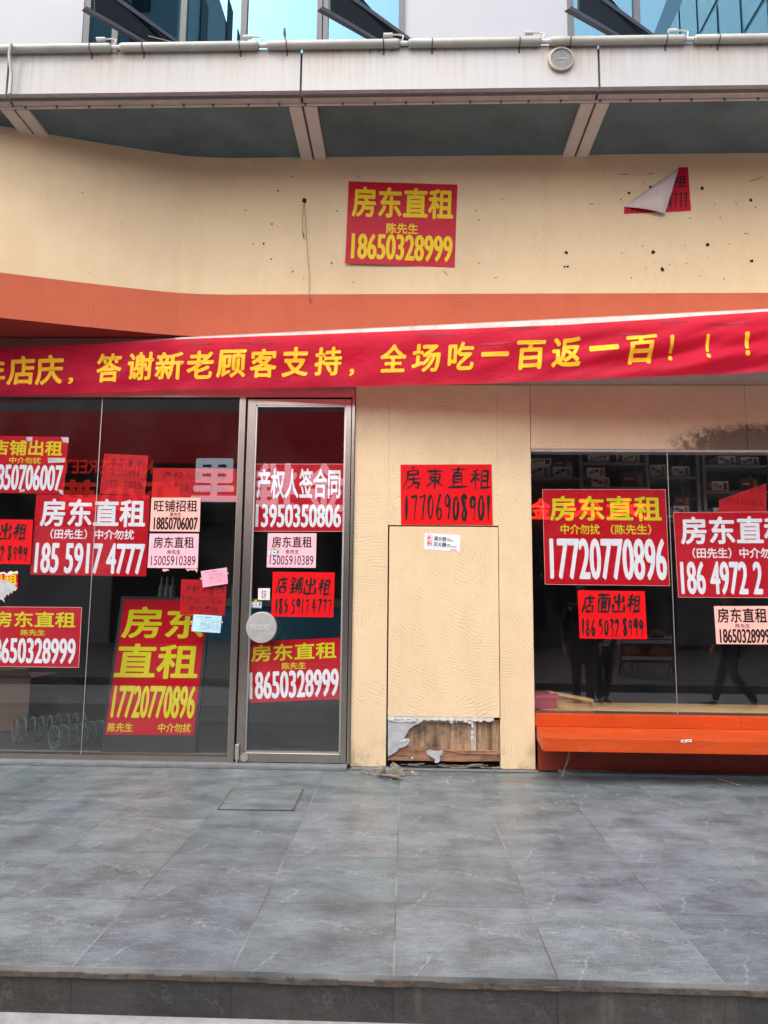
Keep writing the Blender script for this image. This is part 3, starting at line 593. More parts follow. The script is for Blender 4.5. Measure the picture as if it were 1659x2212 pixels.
# drilled holes and scuffs in the render
mb = MB()
for px, py, r in ((657, 433, 6.5), (1358.7, 417, 3.4), (1405, 404, 3.2), (1516.5, 407, 4.2), (1622, 432, 3.8), (1223.5, 545.5, 4), (1219.5, 576, 3), (1226, 576, 3), (1411.3, 544.5, 4.4), (1431, 582, 4.6), (1529, 529, 4.2), (1624, 564, 4.2),
                  (1341, 431, 1.6), (1390.5, 394, 1.3), (1354, 383, 1), (1490, 471.5, 1.6), (1555.5, 470, 1.5), (1425, 474.5, 1.3), (1544, 441.5, 1.6), (1387.5, 532, 1.5), (1632, 448, 1.7), (1360, 514, 1.3), (1343.6, 547, 1.3), (1254.5, 506, 1.2), (1480, 532, 1.3), (1531, 558, 1.2), (1483, 569, 1.3), (1576, 527, 1.5), (1413, 567, 1.2), (1395, 580, 1.3), (1364, 600, 1.6), (1564, 602, 1.6), (1446, 572, 1.3), (1511.5, 596.5, 1.4),
                  (600.7, 412, 2.2), (587.5, 484, 2.2), (569.6, 526, 2.4), (631, 382, 1.8), (774, 381, 2), (818, 410, 1.8), (831, 429, 1.8), (586, 560, 2), (772, 566, 2), (632, 587, 1.8), (900, 567, 1.5), (1028, 455, 1.8), (1034, 568, 1.8), (1035, 475, 1.7), (1050, 450, 1.1), (763, 610, 1.5), (715, 436, 1), (716, 568, 2), (728, 456, 1.8)):
    c = aty(px, py, D - 0.002); k = 1/FPX*D
    mb = MB(); mb.poly([(c.x + r*k*math.cos(a)*rnd.uniform(.65, 1.3), D-0.0022, c.z + r*k*1.05*math.sin(a)*rnd.uniform(.65, 1.3)) for a in [i*math.pi/5 for i in range(10)]])
    mb.build('drill_hole', MT['black'], B)
mb = MB()
for px, py, L, a in ((1347, 377, 22, .05), (1405, 376, 18, -.2), (1634, 388, 34, -.35), (445, 413, 8, .3), (850, 362, 8, 1.2), (446, 572, 8, 1.3), (547, 527, 6, .6), (1330, 412, 9, 1.1), (1590, 440, 14, 1.0), (1277, 441, 10, .1), (1612, 505, 10, .1), (1615, 570, 12, 1.3), (962, 590, 16, .8), (1070, 600, 9, -.3), (762, 640, 12, .4), (1085, 430, 9, -.6), (530, 455, 7, .2)):
    c = aty(px, py, D); k = D/FPX; mb = MB()
    for q in range(4):
        t0, t1 = q/4-.5, (q+1)/4-.5; bend = 0.15
        p0 = Vector((math.cos(a)*t0*L, -math.sin(a)*t0*L + bend*L*t0*t0)); p1 = Vector((math.cos(a)*t1*L, -math.sin(a)*t1*L + bend*L*t1*t1)); wd = 0.8
        mb.quad((c.x+p0.x*k, D-0.0026, c.z+(p0.y-wd)*k), (c.x+p1.x*k, D-0.0026, c.z+(p1.y-wd)*k), (c.x+p1.x*k, D-0.0026, c.z+(p1.y+wd)*k), (c.x+p0.x*k, D-0.0026, c.z+(p0.y+wd)*k))
    mb.build('scuff_mark', MT['clamp'], B)

# sign box with the aluminium top strip the banner hangs from
def bl(x): return BY0 + BK*(x-BX0)
mb = MB(); mb.prism([(BX0, BY0+0.02, 3.262), (6.5, bl(6.5)+0.02, 3.262), (6.5, 6.25, 3.262), (BX0, 6.25, 3.262)], (0, 0, 0.425)); mb.build('sign_box', MT['trim'], B)
zs0, zs1 = atb(1229, 707).z, atb(1229, 689).z
mb = MB(); mb.prism([(BX0+0.02, BY0+0.004, zs0-0.03), (6.5, bl(6.5)+0.004, zs0-0.03), (6.5, bl(6.5)+0.018, zs0-0.03), (BX0+0.02, BY0+0.018, zs0-0.03)], (0, 0, zs1-zs0+0.03)); mb.build('sign_strip', MT['strip'], B)
a, b = atb(0, 752), atb(375, 727)
MB().prism([(a.x-2, 6.055, a.z-0.2), (b.x, 6.055, b.z-0.2), (b.x, 6.055, b.z), (a.x-2, 6.055, a.z-0.1)], (0, 0.02, 0)).build('sign_strip', MT['trim'], B)

# pillar around the recessed access panel
PXL, PXR = -0.449, 1.073
pl = aty(838, 1400, D).x; pr = aty(1078.5, 1400, D).x; ptop = aty(950, 1137, D).z
mb = MB(); mb.box(PXL, pl-0.008, D, 6.3, 0.012, 3.258); mb.box(pr+0.004, PXR, D, 6.3, 0.012, 3.258); mb.box(pl-0.008, pr+0.004, D, 6.3, ptop+0.008, 3.258)
mb.build('pillar', MT['cream'], B, bevel=0.004)
pz0 = aty(950, 1552, D).z; pzb = aty(950, 1646, D).z
AP = MB().box(pl+0.004, pr-0.001, D-0.004, D+0.03, pz0+0.012, ptop-0.004).build('access_panel', MT['cream_panel'], B, bevel=0.003)
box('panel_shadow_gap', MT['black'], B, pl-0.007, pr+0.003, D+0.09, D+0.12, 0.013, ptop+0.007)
mb = MB(); mb.box(pl+0.004, pr-0.05, D-0.001, D+0.025, pz0-0.012, pz0+0.011)
for i in range(14):
    x = pl + 0.01 + (pr-pl-0.06)*i/14; mb.box(x, x+rnd.uniform(.03, .06), D-0.004-rnd.uniform(0, .004), D+0.02, pz0-0.014-rnd.uniform(0, .014), pz0+0.0095)
mb.build('plaster_edge', MT['plaster'], AP)
def onp(px, py, y=D): p = aty(px, py, y); return (p.x, y, p.z)
wp = [838+i*27.1 for i in range(10)]
wz = aty(950, 1620, D+.05).z
for i in range(9):
    x0, x1 = aty(wp[i], 1600, D).x, aty(wp[i+1], 1600, D).x
    MB().box(max(x0+.001, pl+0.003), min(x1, pr), D+0.045-rnd.uniform(0, .006), D+0.07, wz-0.02, pz0-0.012).build('plank', MT['wood_v'], AP)
q = [onp(838, 1611, D+.02), onp(905, 1613, D+.02), onp(960, 1617, D+.02), onp(961, 1620, D+.02), onp(1080, 1622, D+.02), onp(1080, 1644, D+.02), onp(1000, 1645, D+.02), onp(838, 1642, D+.02)]
MB().prism(q, (0, 0.025, 0)).build('batten', MT['wood_h'], AP)
q = [onp(962, 1622), onp(1081, 1624), onp(1081, 1631), onp(1000, 1629)]
MB().prism([(p[0], D+0.01, p[2]) for p in q], (0, 0.009, 0)).build('splinter', MT['wood_h'], AP)
q = [(838, 1553), (915, 1557), (907, 1563), (893, 1568), (884, 1575), (876, 1590), (870, 1597), (866, 1610), (858, 1622), (850, 1628), (838, 1634)]
MB().prism([onp(x, y, D+0.006) for x, y in q], (0, 0.012, 0)).build('torn_board', MT['board'], AP)
q = [(861, 1594), (875, 1595), (886, 1597), (881, 1607), (872, 1614), (863, 1616), (859, 1604)]
MB().prism([onp(x, y, D-0.006-0.02*(i in (2, 3))) for i, (x, y) in enumerate(q)], (0, 0.004, 0)).build('torn_board', MT['board'], AP)
q = [(920, 1623), (929, 1619), (940, 1622), (951, 1622), (956, 1619), (955, 1630), (951, 1632), (950, 1645), (945, 1648), (938, 1647), (941, 1641), (932, 1635), (924, 1630)]
MB().prism([onp(x, y, D-0.004) for x, y in q], (0, 0.005, 0)).build('torn_board', MT['board'], AP)
mb = MB()
for x0, y0, x1, y1 in ((842, 1554, 900, 1561), (896, 1555, 912, 1562), (970, 1556, 980, 1563), (984, 1557, 988, 1561), (1010, 1557, 1019, 1564), (1018, 1555, 1023, 1575), (1017, 1578, 1022, 1586), (1016, 1588, 1023, 1599), (1019, 1603, 1021, 1606), (888, 1634, 893, 1640)):
    k = 7; cx, cy, rx, ry = (x0+x1)/2, (y0+y1)/2, (x1-x0)/2, (y1-y0)/2
    mb = MB(); mb.prism([onp(cx + rx*math.cos(t)*rnd.uniform(.75, 1.1), cy + ry*math.sin(t)*rnd.uniform(.75, 1.1), D+0.001) for t in [i*2*math.pi/k for i in range(k)]], (0, 0.003, 0))
    mb.build('plaster_flake', MT['plaster'], AP)
MB().box(aty(1018, 1580, D).x, aty(1029, 1580, D).x, D+0.030, D+0.034, wz, pz0-0.013).build('mesh_tape', MT['meshtape'], AP)
MB().box(aty(905, 1560, D).x, aty(1017, 1560, D).x, D+0.030, D+0.034, aty(950, 1562, D).z, pz0-0.013).build('mesh_tape', MT['meshtape'], AP)
mb = MB()
for i in range(26):
    x = rnd.uniform(pl+.08, pr-.02); z = rnd.uniform(0.0, 0.025); L = rnd.uniform(.03, .14); a = rnd.uniform(-.35, .35)
    mb.tube([(x, D+rnd.uniform(-.01, .04), 0.014+z), (x+L*math.cos(a), D+rnd.uniform(-.01, .04), 0.016+z+L*math.sin(a)*.3)], rnd.uniform(.002, .006), 5)
mb.build('rubble', MT['scrapb'], AP)

# header panel over the right window
zh0 = aty(1400, 970, D).z
hx = aty(1612, 900, D).x
MB().box(PXR+0.004, hx-0.0015, D+0.004, 6.3, zh0, 3.258).build('window_header', MT['cream_mould'], B, bevel=0.003)
MB().box(hx+0.0015, 6.5, D+0.006, 6.3, zh0, 3.258).build('window_header', MT['cream_mould'], B, bevel=0.003)
MB().box(PXR+0.006, 6.5, D+0.012, 6.2, zh0-0.022, zh0-0.001).build('window_head_trim', MT['trim'], B)

# shop rooms behind the glass
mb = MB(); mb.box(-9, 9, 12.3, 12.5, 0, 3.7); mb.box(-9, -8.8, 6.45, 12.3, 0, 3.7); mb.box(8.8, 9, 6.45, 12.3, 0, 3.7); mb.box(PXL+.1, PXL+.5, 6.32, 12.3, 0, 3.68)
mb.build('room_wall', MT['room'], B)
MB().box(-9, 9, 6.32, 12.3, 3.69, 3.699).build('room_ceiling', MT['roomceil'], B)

# left shopfront: frame, panes, mullion
def fx(px, y=D): return aty(px, 1250, y).x
ztop = aty(540, 848, D).z; zgt = aty(300, 861, GL).z; zgb = aty(300, 1630, GL).z
mul0, mul1 = fx(505), fx(519); ds0, ds1 = fx(522.5), fx(541); de1, de0 = fx(741), fx(753.5); jb = fx(755.5); gj = fx(198, GL)
SF = MB().box(-7, PXL-0.004, 6.05, 6.14, ztop-0.045, 3.69).build('shopfront_window', MT['alu'], B)
box('frame_rail', MT['alu'], SF, -7, mul0-0.001, 6.052, 6.14, 0.031, zgb)
box('mullion', MT['alu'], SF, mul0, mul1, 6.045, 6.15, 0.031, ztop-0.046, 0.003)
box('jamb', MT['alu'], SF, jb, PXL-0.003, 6.045, 6.15, 0.031, ztop-0.046, 0.003)
box('pane', MT['glass'], SF, -7, gj-0.0015, GL, GL+0.01, zgb, ztop-0.046)
box('pane', MT['glass'], SF, gj+0.0015, mul0-0.001, GL, GL+0.01, zgb, ztop-0.046)
box('sealant_joint', MT['alu_light'], SF, gj-0.003, gj+0.003, GL-0.002, GL-0.0005, zgb, ztop-0.046)
# glass door
zd0 = 0.036; zr = aty(640, 1626, D).z; zt0, zt1 = aty(640, 877, D).z, aty(640, 862, D).z
DR = box('glass_door', MT['glass'], B, ds1, de1, GL, GL+0.01, zr, zt0)
DR.name = 'door'
ORG['door'] = ORG['glass_door']
mb = MB(); mb.box(ds0, ds1, 6.058, 6.11, zd0, zt1); mb.box(de1, de0, 6.058, 6.11, zd0, zt1); mb.box(ds1, de1, 6.0585, 6.1095, zd0, zr-0.006); mb.box(ds1, de1, 6.0585, 6.1095, zt0+0.006, zt1)
mb.build('door_frame', MT['alu'], DR, bevel=0.003)
mb = MB(); mb.box(ds1, ds1+0.012, 6.062, GL-0.001, zr, zt0); mb.box(de1-0.012, de1, 6.062, GL-0.001, zr, zt0); mb.box(ds1+.012, de1-.012, 6.062, GL-0.001, zr-0.006, zr+0.008); mb.box(ds1+.012, de1-.012, 6.062, GL-0.001, zt0-0.008, zt0+0.006)
mb.build('glazing_bead', MT['alu_light'], DR)
c = aty(564.5, 1355.3, 5.99); r = 33*5.99/FPX
HD = MB().tube([(c.x, 5.99, c.z), (c.x, 6.028, c.z)], r, 48).build('handle_disc', MT['steel'], DR, bevel=0.003)
MB().tube([(c.x, 6.028, c.z), (c.x, 6.084, c.z)], r*0.35, 24).build('handle_post', MT['steel'], DR)
def hmap(u, v, l): return Vector((c.x + (u-.5)*2*r, 5.9885 - l, c.z - (v-.5)*2*r))
letter_mesh('lettering', simple('embossed_letter', (0.72, 0.72, 0.71), 0.4), HD, lambda u, v, l: hmap(u-.012, v-.012, l), (0.16, 0.40, 0.84, 0.61), '肉食者', bold=0.05)
letter_mesh('lettering', MT['steel'], HD, lambda u, v, l: hmap(u, v, l+0.0008), (0.16, 0.40, 0.84, 0.61), '肉食者', bold=0.028)
p0 = aty(511.5, 1608, 6.04); p1 = aty(517, 1640, 6.04)
mb = MB(); mb.box(p0.x-.012, p0.x+.022, 6.03, 6.044, p1.z, p0.z); LK = mb.build('lock_plate', MT['alu_light'], DR, bevel=0.003)
MB().tube([(p0.x+.005, 6.032, p1.z-.04), (p0.x+.005, 6.032, p1.z+.01)], .006, 8).build('bolt', MT['steel'], LK)
c2 = aty(527, 1636, 6.05); MB().tube([(c2.x, 6.045, c2.z), (c2.x, 6.058, c2.z)], .035, 20).build('pivot_cover', MT['alu_light'], DR)
MB().tube([(c2.x, 6.04, c2.z), (c2.x, 6.046, c2.z)], .012, 12).build('pivot_screw', MT['steel'], DR)
box('door_gap', MT['black'], B, mul1+0.001, jb-0.001, 6.12, 6.13, zd0, ztop-0.046)
bpy.data.objects['door_gap'].hide_render = False

# the gap piece above would hide the interior: keep only its rim
o = bpy.data.objects['door_gap']; bpy.data.objects.remove(o)
mb = MB(); mb.box(mul1+.0005, ds0-.0005, 6.10, 6.115, zd0, ztop-.047); mb.box(de0+.0005, jb-.0005, 6.10, 6.115, zd0, ztop-.047); mb.box(ds0, de0, 6.10, 6.115, zt1+.001, ztop-.047); mb.box(ds0, de0, 6.10, 6.115, 0.031, zd0-.001)
mb.build('door_seal', MT['black'], DR)

# right shop window
zwb = aty(1300, 1541, D).z
rj = aty(1452, 1260, GL).x
RW = MB().box(PXR+0.002, 6.5, GL+0.02, 6.2, zwb-0.02, zwb-0.001).build('shop_window', MT['alu'], B)
box('pane', MT['glass'], RW, PXR+0.004, rj-.002, GL, GL+.01, zwb, zh0-.023)
box('pane', MT['glass'], RW, rj+.002, 6.5, GL, GL+.01, zwb, zh0-.023)
box('sealant_joint', MT['alu_light'], RW, rj-.003, rj+.003, GL-.002, GL-.0005, zwb, zh0-.023)
box('window_reveal', MT['black'], RW, PXR+0.0005, PXR+0.0035, D+.01, 6.3, 0.012, zh0-.002)

# canopy
CF = 5.22
CP = MB().box(-9, 9, 5.335, 6.5, ZT, ZT+0.05).build('canopy', MT['soffit'], B)
jx = [aty(18, 150, CF).x, aty(650.5, 150, CF).x, aty(1294, 150, CF).x]
st = jx[2]-jx[1]; jxs = [jx[1]-2*st, jx[1]-st, jx[1], jx[2], jx[2]+st]
jxs[1] = jx[0]
edges = [-9] + jxs + [9]
for i in range(len(edges)-1):
    a, b = edges[i]+.009, edges[i+1]-.009
    MB().box(a, b, CF, CF+.03, FZ0, FZ1).build('fascia_panel', MT['fascia'], CP)
    MB().prism([(a, CF+.001, FZ0-.001), (a, 5.335, ZT-.012), (a, 5.335, ZT+.03), (a, CF+.03, FZ0-.001)], (b-a, 0, 0)).build('drip_trim', MT['trim'], CP)
box('backing', simple('joint_grey', (0.10, 0.10, 0.10), .8), CP, -9, 9, CF+.035, CF+.06, FZ0-.02, FZ1-.01)
MB().prism([(-9, CF+.03, FZ1-.012), (-9, 6.5, FZ1-.02), (-9, 6.5, FZ1-.03), (-9, CF+.06, FZ1-.03)], (18, 0, 0)).build('canopy_top', MT['trim'], CP)
box('edge_bead', MT['beam'], CP, -9, 9, 5.332, 5.350, ZT-.022, ZT-.010)
mb = MB()
for i in range(34):
    x = -4.2 + i*.26 + rnd.uniform(-.03, .03); MB().box(x-.008, x+.008, 5.326, 5.338, ZT-.028, ZT-.004).build('bead_clip', MT['clamp'], CP)
for xj in jxs:
    for s in (-1, 1):
        x0, x1 = sorted((xj + s*.010, xj + s*.115)); MB().box(x0, x1, 5.352, 6.055 if xj > -2 else 5.75, ZT-.030, ZT-.001).build('soffit_beam', MT['beam'], CP, bevel=.002)
    MB().box(xj-.0095, xj+.0095, 5.356, 6.05 if xj > -2 else 5.74, ZT-.012, ZT-.001).build('beam_joint', MT['clamp'], CP)

# upper storey behind the canopy
UY = 6.32
def ux(px, py=50): return aty(px, py, UY).x
z0, z1 = 5.5, 11.0
for a, b in ((-12, ux(180)), (ux(873), ux(1226)), (ux(1226)+3.6, 12)):
    box('cladding_panel', MT['white'], B, a, b, UY-.01, UY+.2, z0, z1)
def win(xs, z0, z1):
    f = MB()
    for x in xs: f.box(x-.03, x+.03, UY-.03, UY+.06, z0, z1)
    fr = f.build('window', MT['darkframe'], B)
    for a, b in zip(xs, xs[1:]): box('pane', MT['glass_up'], fr, a+.03, b-.03, UY, UY+.012, z0, z1)
    return fr
W1 = win([ux(190), ux(252), ux(398), ux(528), ux(692), ux(703), ux(868)], z0, z1)
W2 = win([ux(1232), ux(1375), ux(1375)+1.3, ux(1375)+2.6], z0, z1)
box('room_wall', MT['black'], B, -12, 12, UY+.5, UY+.6, z0, z1)
def sash(fr, A, Bp, C_, Dp, yaw, name='open_sash'):
    """side hung casement: vertical leaf through the lower rail A-B, its hinge stile along C-D"""
    a = aty(*A, UY-.06-0.001); dirv = Vector((math.cos(R_(yaw)), math.sin(R_(yaw)), 0)); nrm = Vector((-dirv.y, dirv.x, 0))
    b0 = aty(*Bp, UY-.06); base = Vector((b0.x, UY-.06, 0))
    def hit(px, py):
        d = ray(px, py); k = (base-EYE).dot(nrm)/d.dot(nrm); return EYE + d*k
    return hit, nrm
def plate(fr, ptsx, yaw, hinge, mat, th=.02, name='open_sash'):
    hit, nrm = sash(fr, hinge, hinge, hinge, hinge, yaw)
    P = [hit(*p) for p in ptsx]; o = MB().prism(P, nrm*th).build(name, mat, fr); return hit, nrm, o
for fr, dx, mirr in ((W1, 0, 0), (W1, 510, 0), (W2, 1047, 1)):
    hit, nrm, o = plate(fr, [(205+dx, 26), (205+dx, -80), (250+dx-80, -80), (255+dx, 0), (330+dx, 52), (395+dx, 99), (395+dx, 135), (330+dx, 100), (300+dx, 76)], 46, (395+dx, 99), MT['shaded_sash'])
    P = [hit(186+dx, 14), hit(180+dx, 19), hit(340+dx, 110), hit(352+dx, 110)]; MB().prism([p - nrm*.006 for p in P], nrm*.04).build('sash_rail', MT['darkframe'], o)
    P = [hit(248+dx, 0), hit(262+dx, 0), hit(402+dx, 102), hit(392+dx, 102)]; MB().prism([p - nrm*.01 for p in P], nrm*.04).build('sash_stile', MT['darkframe'], o)
    MB().tube([hit(320+dx, 78), hit(345+dx, 84), hit(372+dx, 91)], .006, 6).build('stay_arm', MT['alu_light'], o)

# light tubes clipped along the canopy edge
gx = [-62, 251, 568, 873, 1178, 1490, 1803]
ty = CF-.028
def ztube(px): return FZ1 - .004
TR_ = 0.034
firsts = None
lab = ['weathered light tube at the left end of the canopy edge', 'stained light tube second from the left along the canopy edge', 'light tube above the red poster, third along the canopy edge', 'light tube just left of the round canopy lamp', 'light tube above the round canopy lamp', 'light tube at the right end of the canopy edge']
for i in range(6):
    a = aty(gx[i], 90, ty).x + .035; b = aty(gx[i+1], 90, ty).x - .035
    t = empty('light_tube', ((a+b)/2, ty, FZ1), lab[i], 'light tube', 'light tubes clipped along the canopy edge')
    zc = FZ1 + .012
    MB().tube([(a, ty, zc), (a+.02, ty, zc), (b-.02, ty, zc), (b, ty, zc)], [TR_*.8, TR_, TR_, TR_*.8], 16).build('tube', MT['pvc'], t, smooth=True)
    for x in (a+.16+.03*(i % 2), b-.17+.02*(i % 3)):
        MB().tube([(x-.005, ty, zc), (x+.005, ty, zc)], TR_+.003, 16).box(x-.008, x+.008, CF-.004, CF-.0005, zc-.075, zc-.03).build('clamp', MT['clamp'], t)
    MB().tube([(b, ty, zc), (b+.02, ty, zc+.03), (b+.03, ty+.01, zc+.075), (b-.01, ty+.02, zc+.095), (b-.07, ty+.01, zc+.085)], .006, 6).tube([(b-.06, ty+.01, zc+.085), (b-.13, ty, zc+.075)], .016, 8).build('cable', MT['cable'], t)
    MB().tube([(b+.005, ty, zc), (b+.065, ty, zc)], .018, 8).build('connector', MT['cable'], t)
# loose strap at the left joint
pts = [aty(24, 95, ty-.045), aty(20, 120, ty-.03), aty(25, 165, ty-.01), aty(22, 203, ty-.005)]
tag(MB().tube([tuple(p) for p in pts], .012, 8).build('loose_cable', MT['pvc']), 'pale loose cable hanging down over the canopy fascia at its left joint', 'cable')
for px, py, n in ((523, 104, 42), (615, 82, 22), (1508, 66, 16)):
    pass
p = aty(616, 83, 5.4)
tag(MB().tube([(p.x, 5.4, p.z-.3), (p.x, 5.4, p.z), (p.x-.006, 5.4, p.z+.04), (p.x-.008, 5.4, p.z+.09)], [.006, .006, .014, .01], 6).build('wire_stub', MT['clamp']), 'short black wire stub sticking up behind the canopy edge', 'wire')
# round lamp in the fascia
c = aty(1211, 131, CF); r = 27*CF/FPX*1.12
RL = empty('round_lamp', (c.x, CF, c.z), 'round dirty bulkhead lamp set into the white canopy fascia', 'lamp')
MB().tube([(c.x, CF-.022, c.z), (c.x, CF-.001, c.z)], r*.83, 40).build('lamp_lens', MT['lens'], RL)
mb = MB(); n = 40
for i in range(n):
    a0, a1 = 2*math.pi*i/n, 2*math.pi*(i+1)/n
    def rp(a, rr_, y): return (c.x+rr_*math.cos(a), y, c.z+rr_*math.sin(a))
    mb.quad(rp(a0, r*.82, CF-.03), rp(a1, r*.82, CF-.03), rp(a1, r, CF-.026), rp(a0, r, CF-.026)); mb.quad(rp(a0, r, CF-.026), rp(a1, r, CF-.026), rp(a1, r*1.02, CF-.001), rp(a0, r*1.02, CF-.001)); mb.quad(rp(a0, r*.82, CF-.03), rp(a1, r*.82, CF-.03), rp(a1, r*.82, CF-.001), rp(a0, r*.82, CF-.001))
mb.build('lamp_ring', MT['lampring'], RL)
box('lamp_filament', MT['cable'], RL, c.x-.02, c.x+.03, CF-.026, CF-.0225, c.z-.004, c.z+.002)

# hatch in the terrace
h = [atz(500, 1706, 0), atz(656, 1706, 0), atz(634, 1752, 0), atz(469, 1750, 0)]
HC = tag(MB().prism([(p.x, p.y, .0012) for p in h], (0, 0, .004)).build('access_cover', MT['cover']), 'square grey stone access cover let into the terrace before the glass door', 'cover')
mb = MB()
for i in range(4):
    a, b = h[i], h[(i+1) % 4]; t = (b-a).normalized(); n = Vector((-t.y, t.x, 0))*.006
    mb.prism([(a.x, a.y, .0011), (b.x, b.y, .0011), (b.x-n.x*2, b.y-n.y*2, .0011), (a.x-n.x*2, a.y-n.y*2, .0011)], (0, 0, .0045))
mb.build('cover_rim', MT['clamp'], HC)

# ================================================================== BANNER
topk = [(-260, 766), (0, 757), (110, 752), (375, 737), (600, 729), (829, 720), (1040, 713), (1229, 705), (1450, 691), (1659, 677), (1960, 657)]
botk = [(-260, 864), (0, 857), (375, 846), (800, 838), (1000, 833), (1200, 826), (1450, 816), (1659, 805), (1960, 790)]
def interp(k, x):
    for (a, ya), (b, yb) in zip(k, k[1:]):
        if x <= b: return ya + (yb-ya)*(x-a)/(b-a)
    return k[-1][1]
def bmap(u, v, lift=0.0):
    """u in survey columns, v 0 at the top hem, 1 at the bottom hem"""
    t, b = interp(topk, u), interp(botk, u); p = atb(u, t + (b-t)*v)
    X = p.x
    w_ = 0.006*math.sin(X*3.1 + v*2.0) + 0.004*math.sin(X*9 - v*5) + 0.004*math.sin(X*2.2 + v*11) + .003*math.sin(X*14+v*8)
    k = max(0, min(1, (u-950)/450))
    s1 = math.sin(X*5.5 + v*9.5); s2 = math.sin(X*3.1 + v*15 + 1.0); s3 = math.sin(X*11 + v*7.0+2)
    w_ += k*(0.017*s1*abs(s1) + 0.013*s2 + .006*s3)*(1-abs(2*v-1)**4*.7)
    w_ *= 0.35 + 0.65*min(1, 4*v)
    return p - Vector((0, 0.042 + w_ + lift, 0))
mb = MB(); nx, ny = 430, 44
for j in range(ny+1):
    for i in range(nx+1): mb.v.append(bmap(-230 + 2160*i/nx, j/ny))
for j in range(ny):
    for i in range(nx):
        k = j*(nx+1)+i; mb.f.append((k, k+1, k+nx+2, k+nx+1))
BN = mb.build('banner', MT['banner'], smooth=True)
tag(BN, 'long red cloth banner with gold lettering hung across the shop above the door', 'banner')
chars = [('年', -38, 18, 779, 838), ('店', 23, 81, 773, 835), ('庆', 82, 142, 771, 834), ('，', 152, 164, 819, 833), ('答', 212, 267, 767, 829), ('谢', 280, 335, 764, 825), ('新', 340, 400, 763, 824), ('老', 407, 465, 762, 822), ('顾', 472, 534, 759, 819), ('客', 542, 600, 757, 819), ('支', 611, 668, 754, 817), ('持', 681, 739, 753, 815), ('，', 755, 766, 800, 816),
 ('全', 822, 878, 748, 809), ('场', 890, 951, 747, 808), ('吃', 967, 1023, 743, 804), ('一', 1038, 1098, 764, 774), ('百', 1113, 1176, 740, 801), ('返', 1190, 1253, 732, 797), ('一', 1270, 1332, 749, 762), ('百', 1348, 1412, 728, 789), ('！', 1441, 1450, 730, 782), ('！', 1520, 1528, 727, 780), ('！', 1602, 1613, 722, 774)]
for s, x0, x1, y0, y1 in chars:
    xm = (x0+x1)/2; t, b = interp(topk, xm), interp(botk, xm); v0, v1 = (y0-t)/(b-t), (y1-t)/(b-t)
    sl_ = 0.10 if s not in '，一！' else 0.0
    def mf(u, v, l, vm=(v0+v1)/2, w=x1-x0, sl=sl_): return bmap(u + sl*w*(vm-v)*1.5, v, l + 0.0035)
    letter_mesh('lettering', MT['gold'], BN, mf, (x0, v0, x1, v1), s, bold=0.026, step=(5.0, 0.06)).data.shade_smooth()
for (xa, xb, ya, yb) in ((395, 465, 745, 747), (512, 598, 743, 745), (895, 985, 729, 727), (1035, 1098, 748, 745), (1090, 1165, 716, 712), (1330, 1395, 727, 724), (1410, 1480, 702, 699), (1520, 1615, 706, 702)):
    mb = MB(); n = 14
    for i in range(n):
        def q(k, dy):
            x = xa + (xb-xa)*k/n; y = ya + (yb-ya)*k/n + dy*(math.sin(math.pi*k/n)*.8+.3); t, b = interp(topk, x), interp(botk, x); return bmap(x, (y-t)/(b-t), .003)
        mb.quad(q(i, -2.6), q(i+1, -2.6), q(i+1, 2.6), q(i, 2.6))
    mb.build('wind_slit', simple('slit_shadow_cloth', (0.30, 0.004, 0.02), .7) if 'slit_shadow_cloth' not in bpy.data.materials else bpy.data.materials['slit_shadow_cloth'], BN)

# ================================================================== POSTERS
OUT, INN = GL-.0025, GL+.018
FD = [('房东直租', (0.05, 0.05, 0.97, 0.40))]
GP = 'red printed rental posters'
def curl_top(u, v): return 0.05*max(0, v-.72)**1.6*max(0, 1-u*1.5)*4 + .004*math.sin(u*9+v*4)*v
sheet('rental_poster', 'crimson poster with all yellow lettering pasted high on the cream wall', 'poster', [(753.3, 391.9), (988.3, 399), (982.1, 577.9), (745.5, 570.8)], D-.003, MT['red2'],
      [T('房东直租', 'yellow', (.04, .055, .97, .43), .026), T('陈先生', 'yellow', (.365, .49, .655, .62), .02), NUM('18650328999', 'yellow', (.05, .625, .975, .94))], GP, .003, None, curl_top)
sheet('rental_poster', 'red poster with white tape strips on it, upper left of the shop glass', 'poster', [(-30, 941), (148.6, 944), (137.6, 1067), (-41, 1064)], INN, MT['red'],
      [T('店铺出租', 'lime', (.08, .07, .94, .34), .024), T('中介勿扰', 'lime', (.31, .37, .69, .48), .018), NUM('18850706007', 'wht', (.03, .5, .97, .95))], GP, .002)
sheet('rental_poster', 'large dark red poster with white lettering across the joint of the left shop glass', 'poster', [(79, 1068), (324, 1070), (315.7, 1245), (65, 1241.4)], INN, MT['red'],
      [T('房东直租', 'wht', (.05, .05, .97, .40), .026), T('（田先生）中介勿扰', 'wht', (.15, .43, .88, .555), .022), NUM('185 5917 4777', 'wht', (.03, .60, .98, .98))], GP, .003)
sheet('rental_poster', 'red poster with yellow heading and white number at the lower left of the shop glass', 'poster', [(-25, 1310), (177.3, 1311.6), (170.7, 1442.2), (-30, 1440)], INN, MT['red'],
      [T('房东直租', 'lime', (.05, .08, .94, .345), .02), T('陈先生', 'lime', (.36, .38, .62, .48), .018), NUM('18650328999', 'wht', (.01, .52, .955, .94))], GP, .002, (.004, MT['salmon']))
sheet('rental_poster', 'red poster with white heading and white number near the top of the glass door', 'poster', [(551, 1002), (743.7, 1002), (741.3, 1148.5), (546, 1148)], INN, MT['red'],
      [T('产权人签合同', 'wht', (.03, .07, .96, .52), .022), NUM('13950350806', 'wht', (.025, .60, .975, .94))], GP, .002, (.004, MT['salmon']))
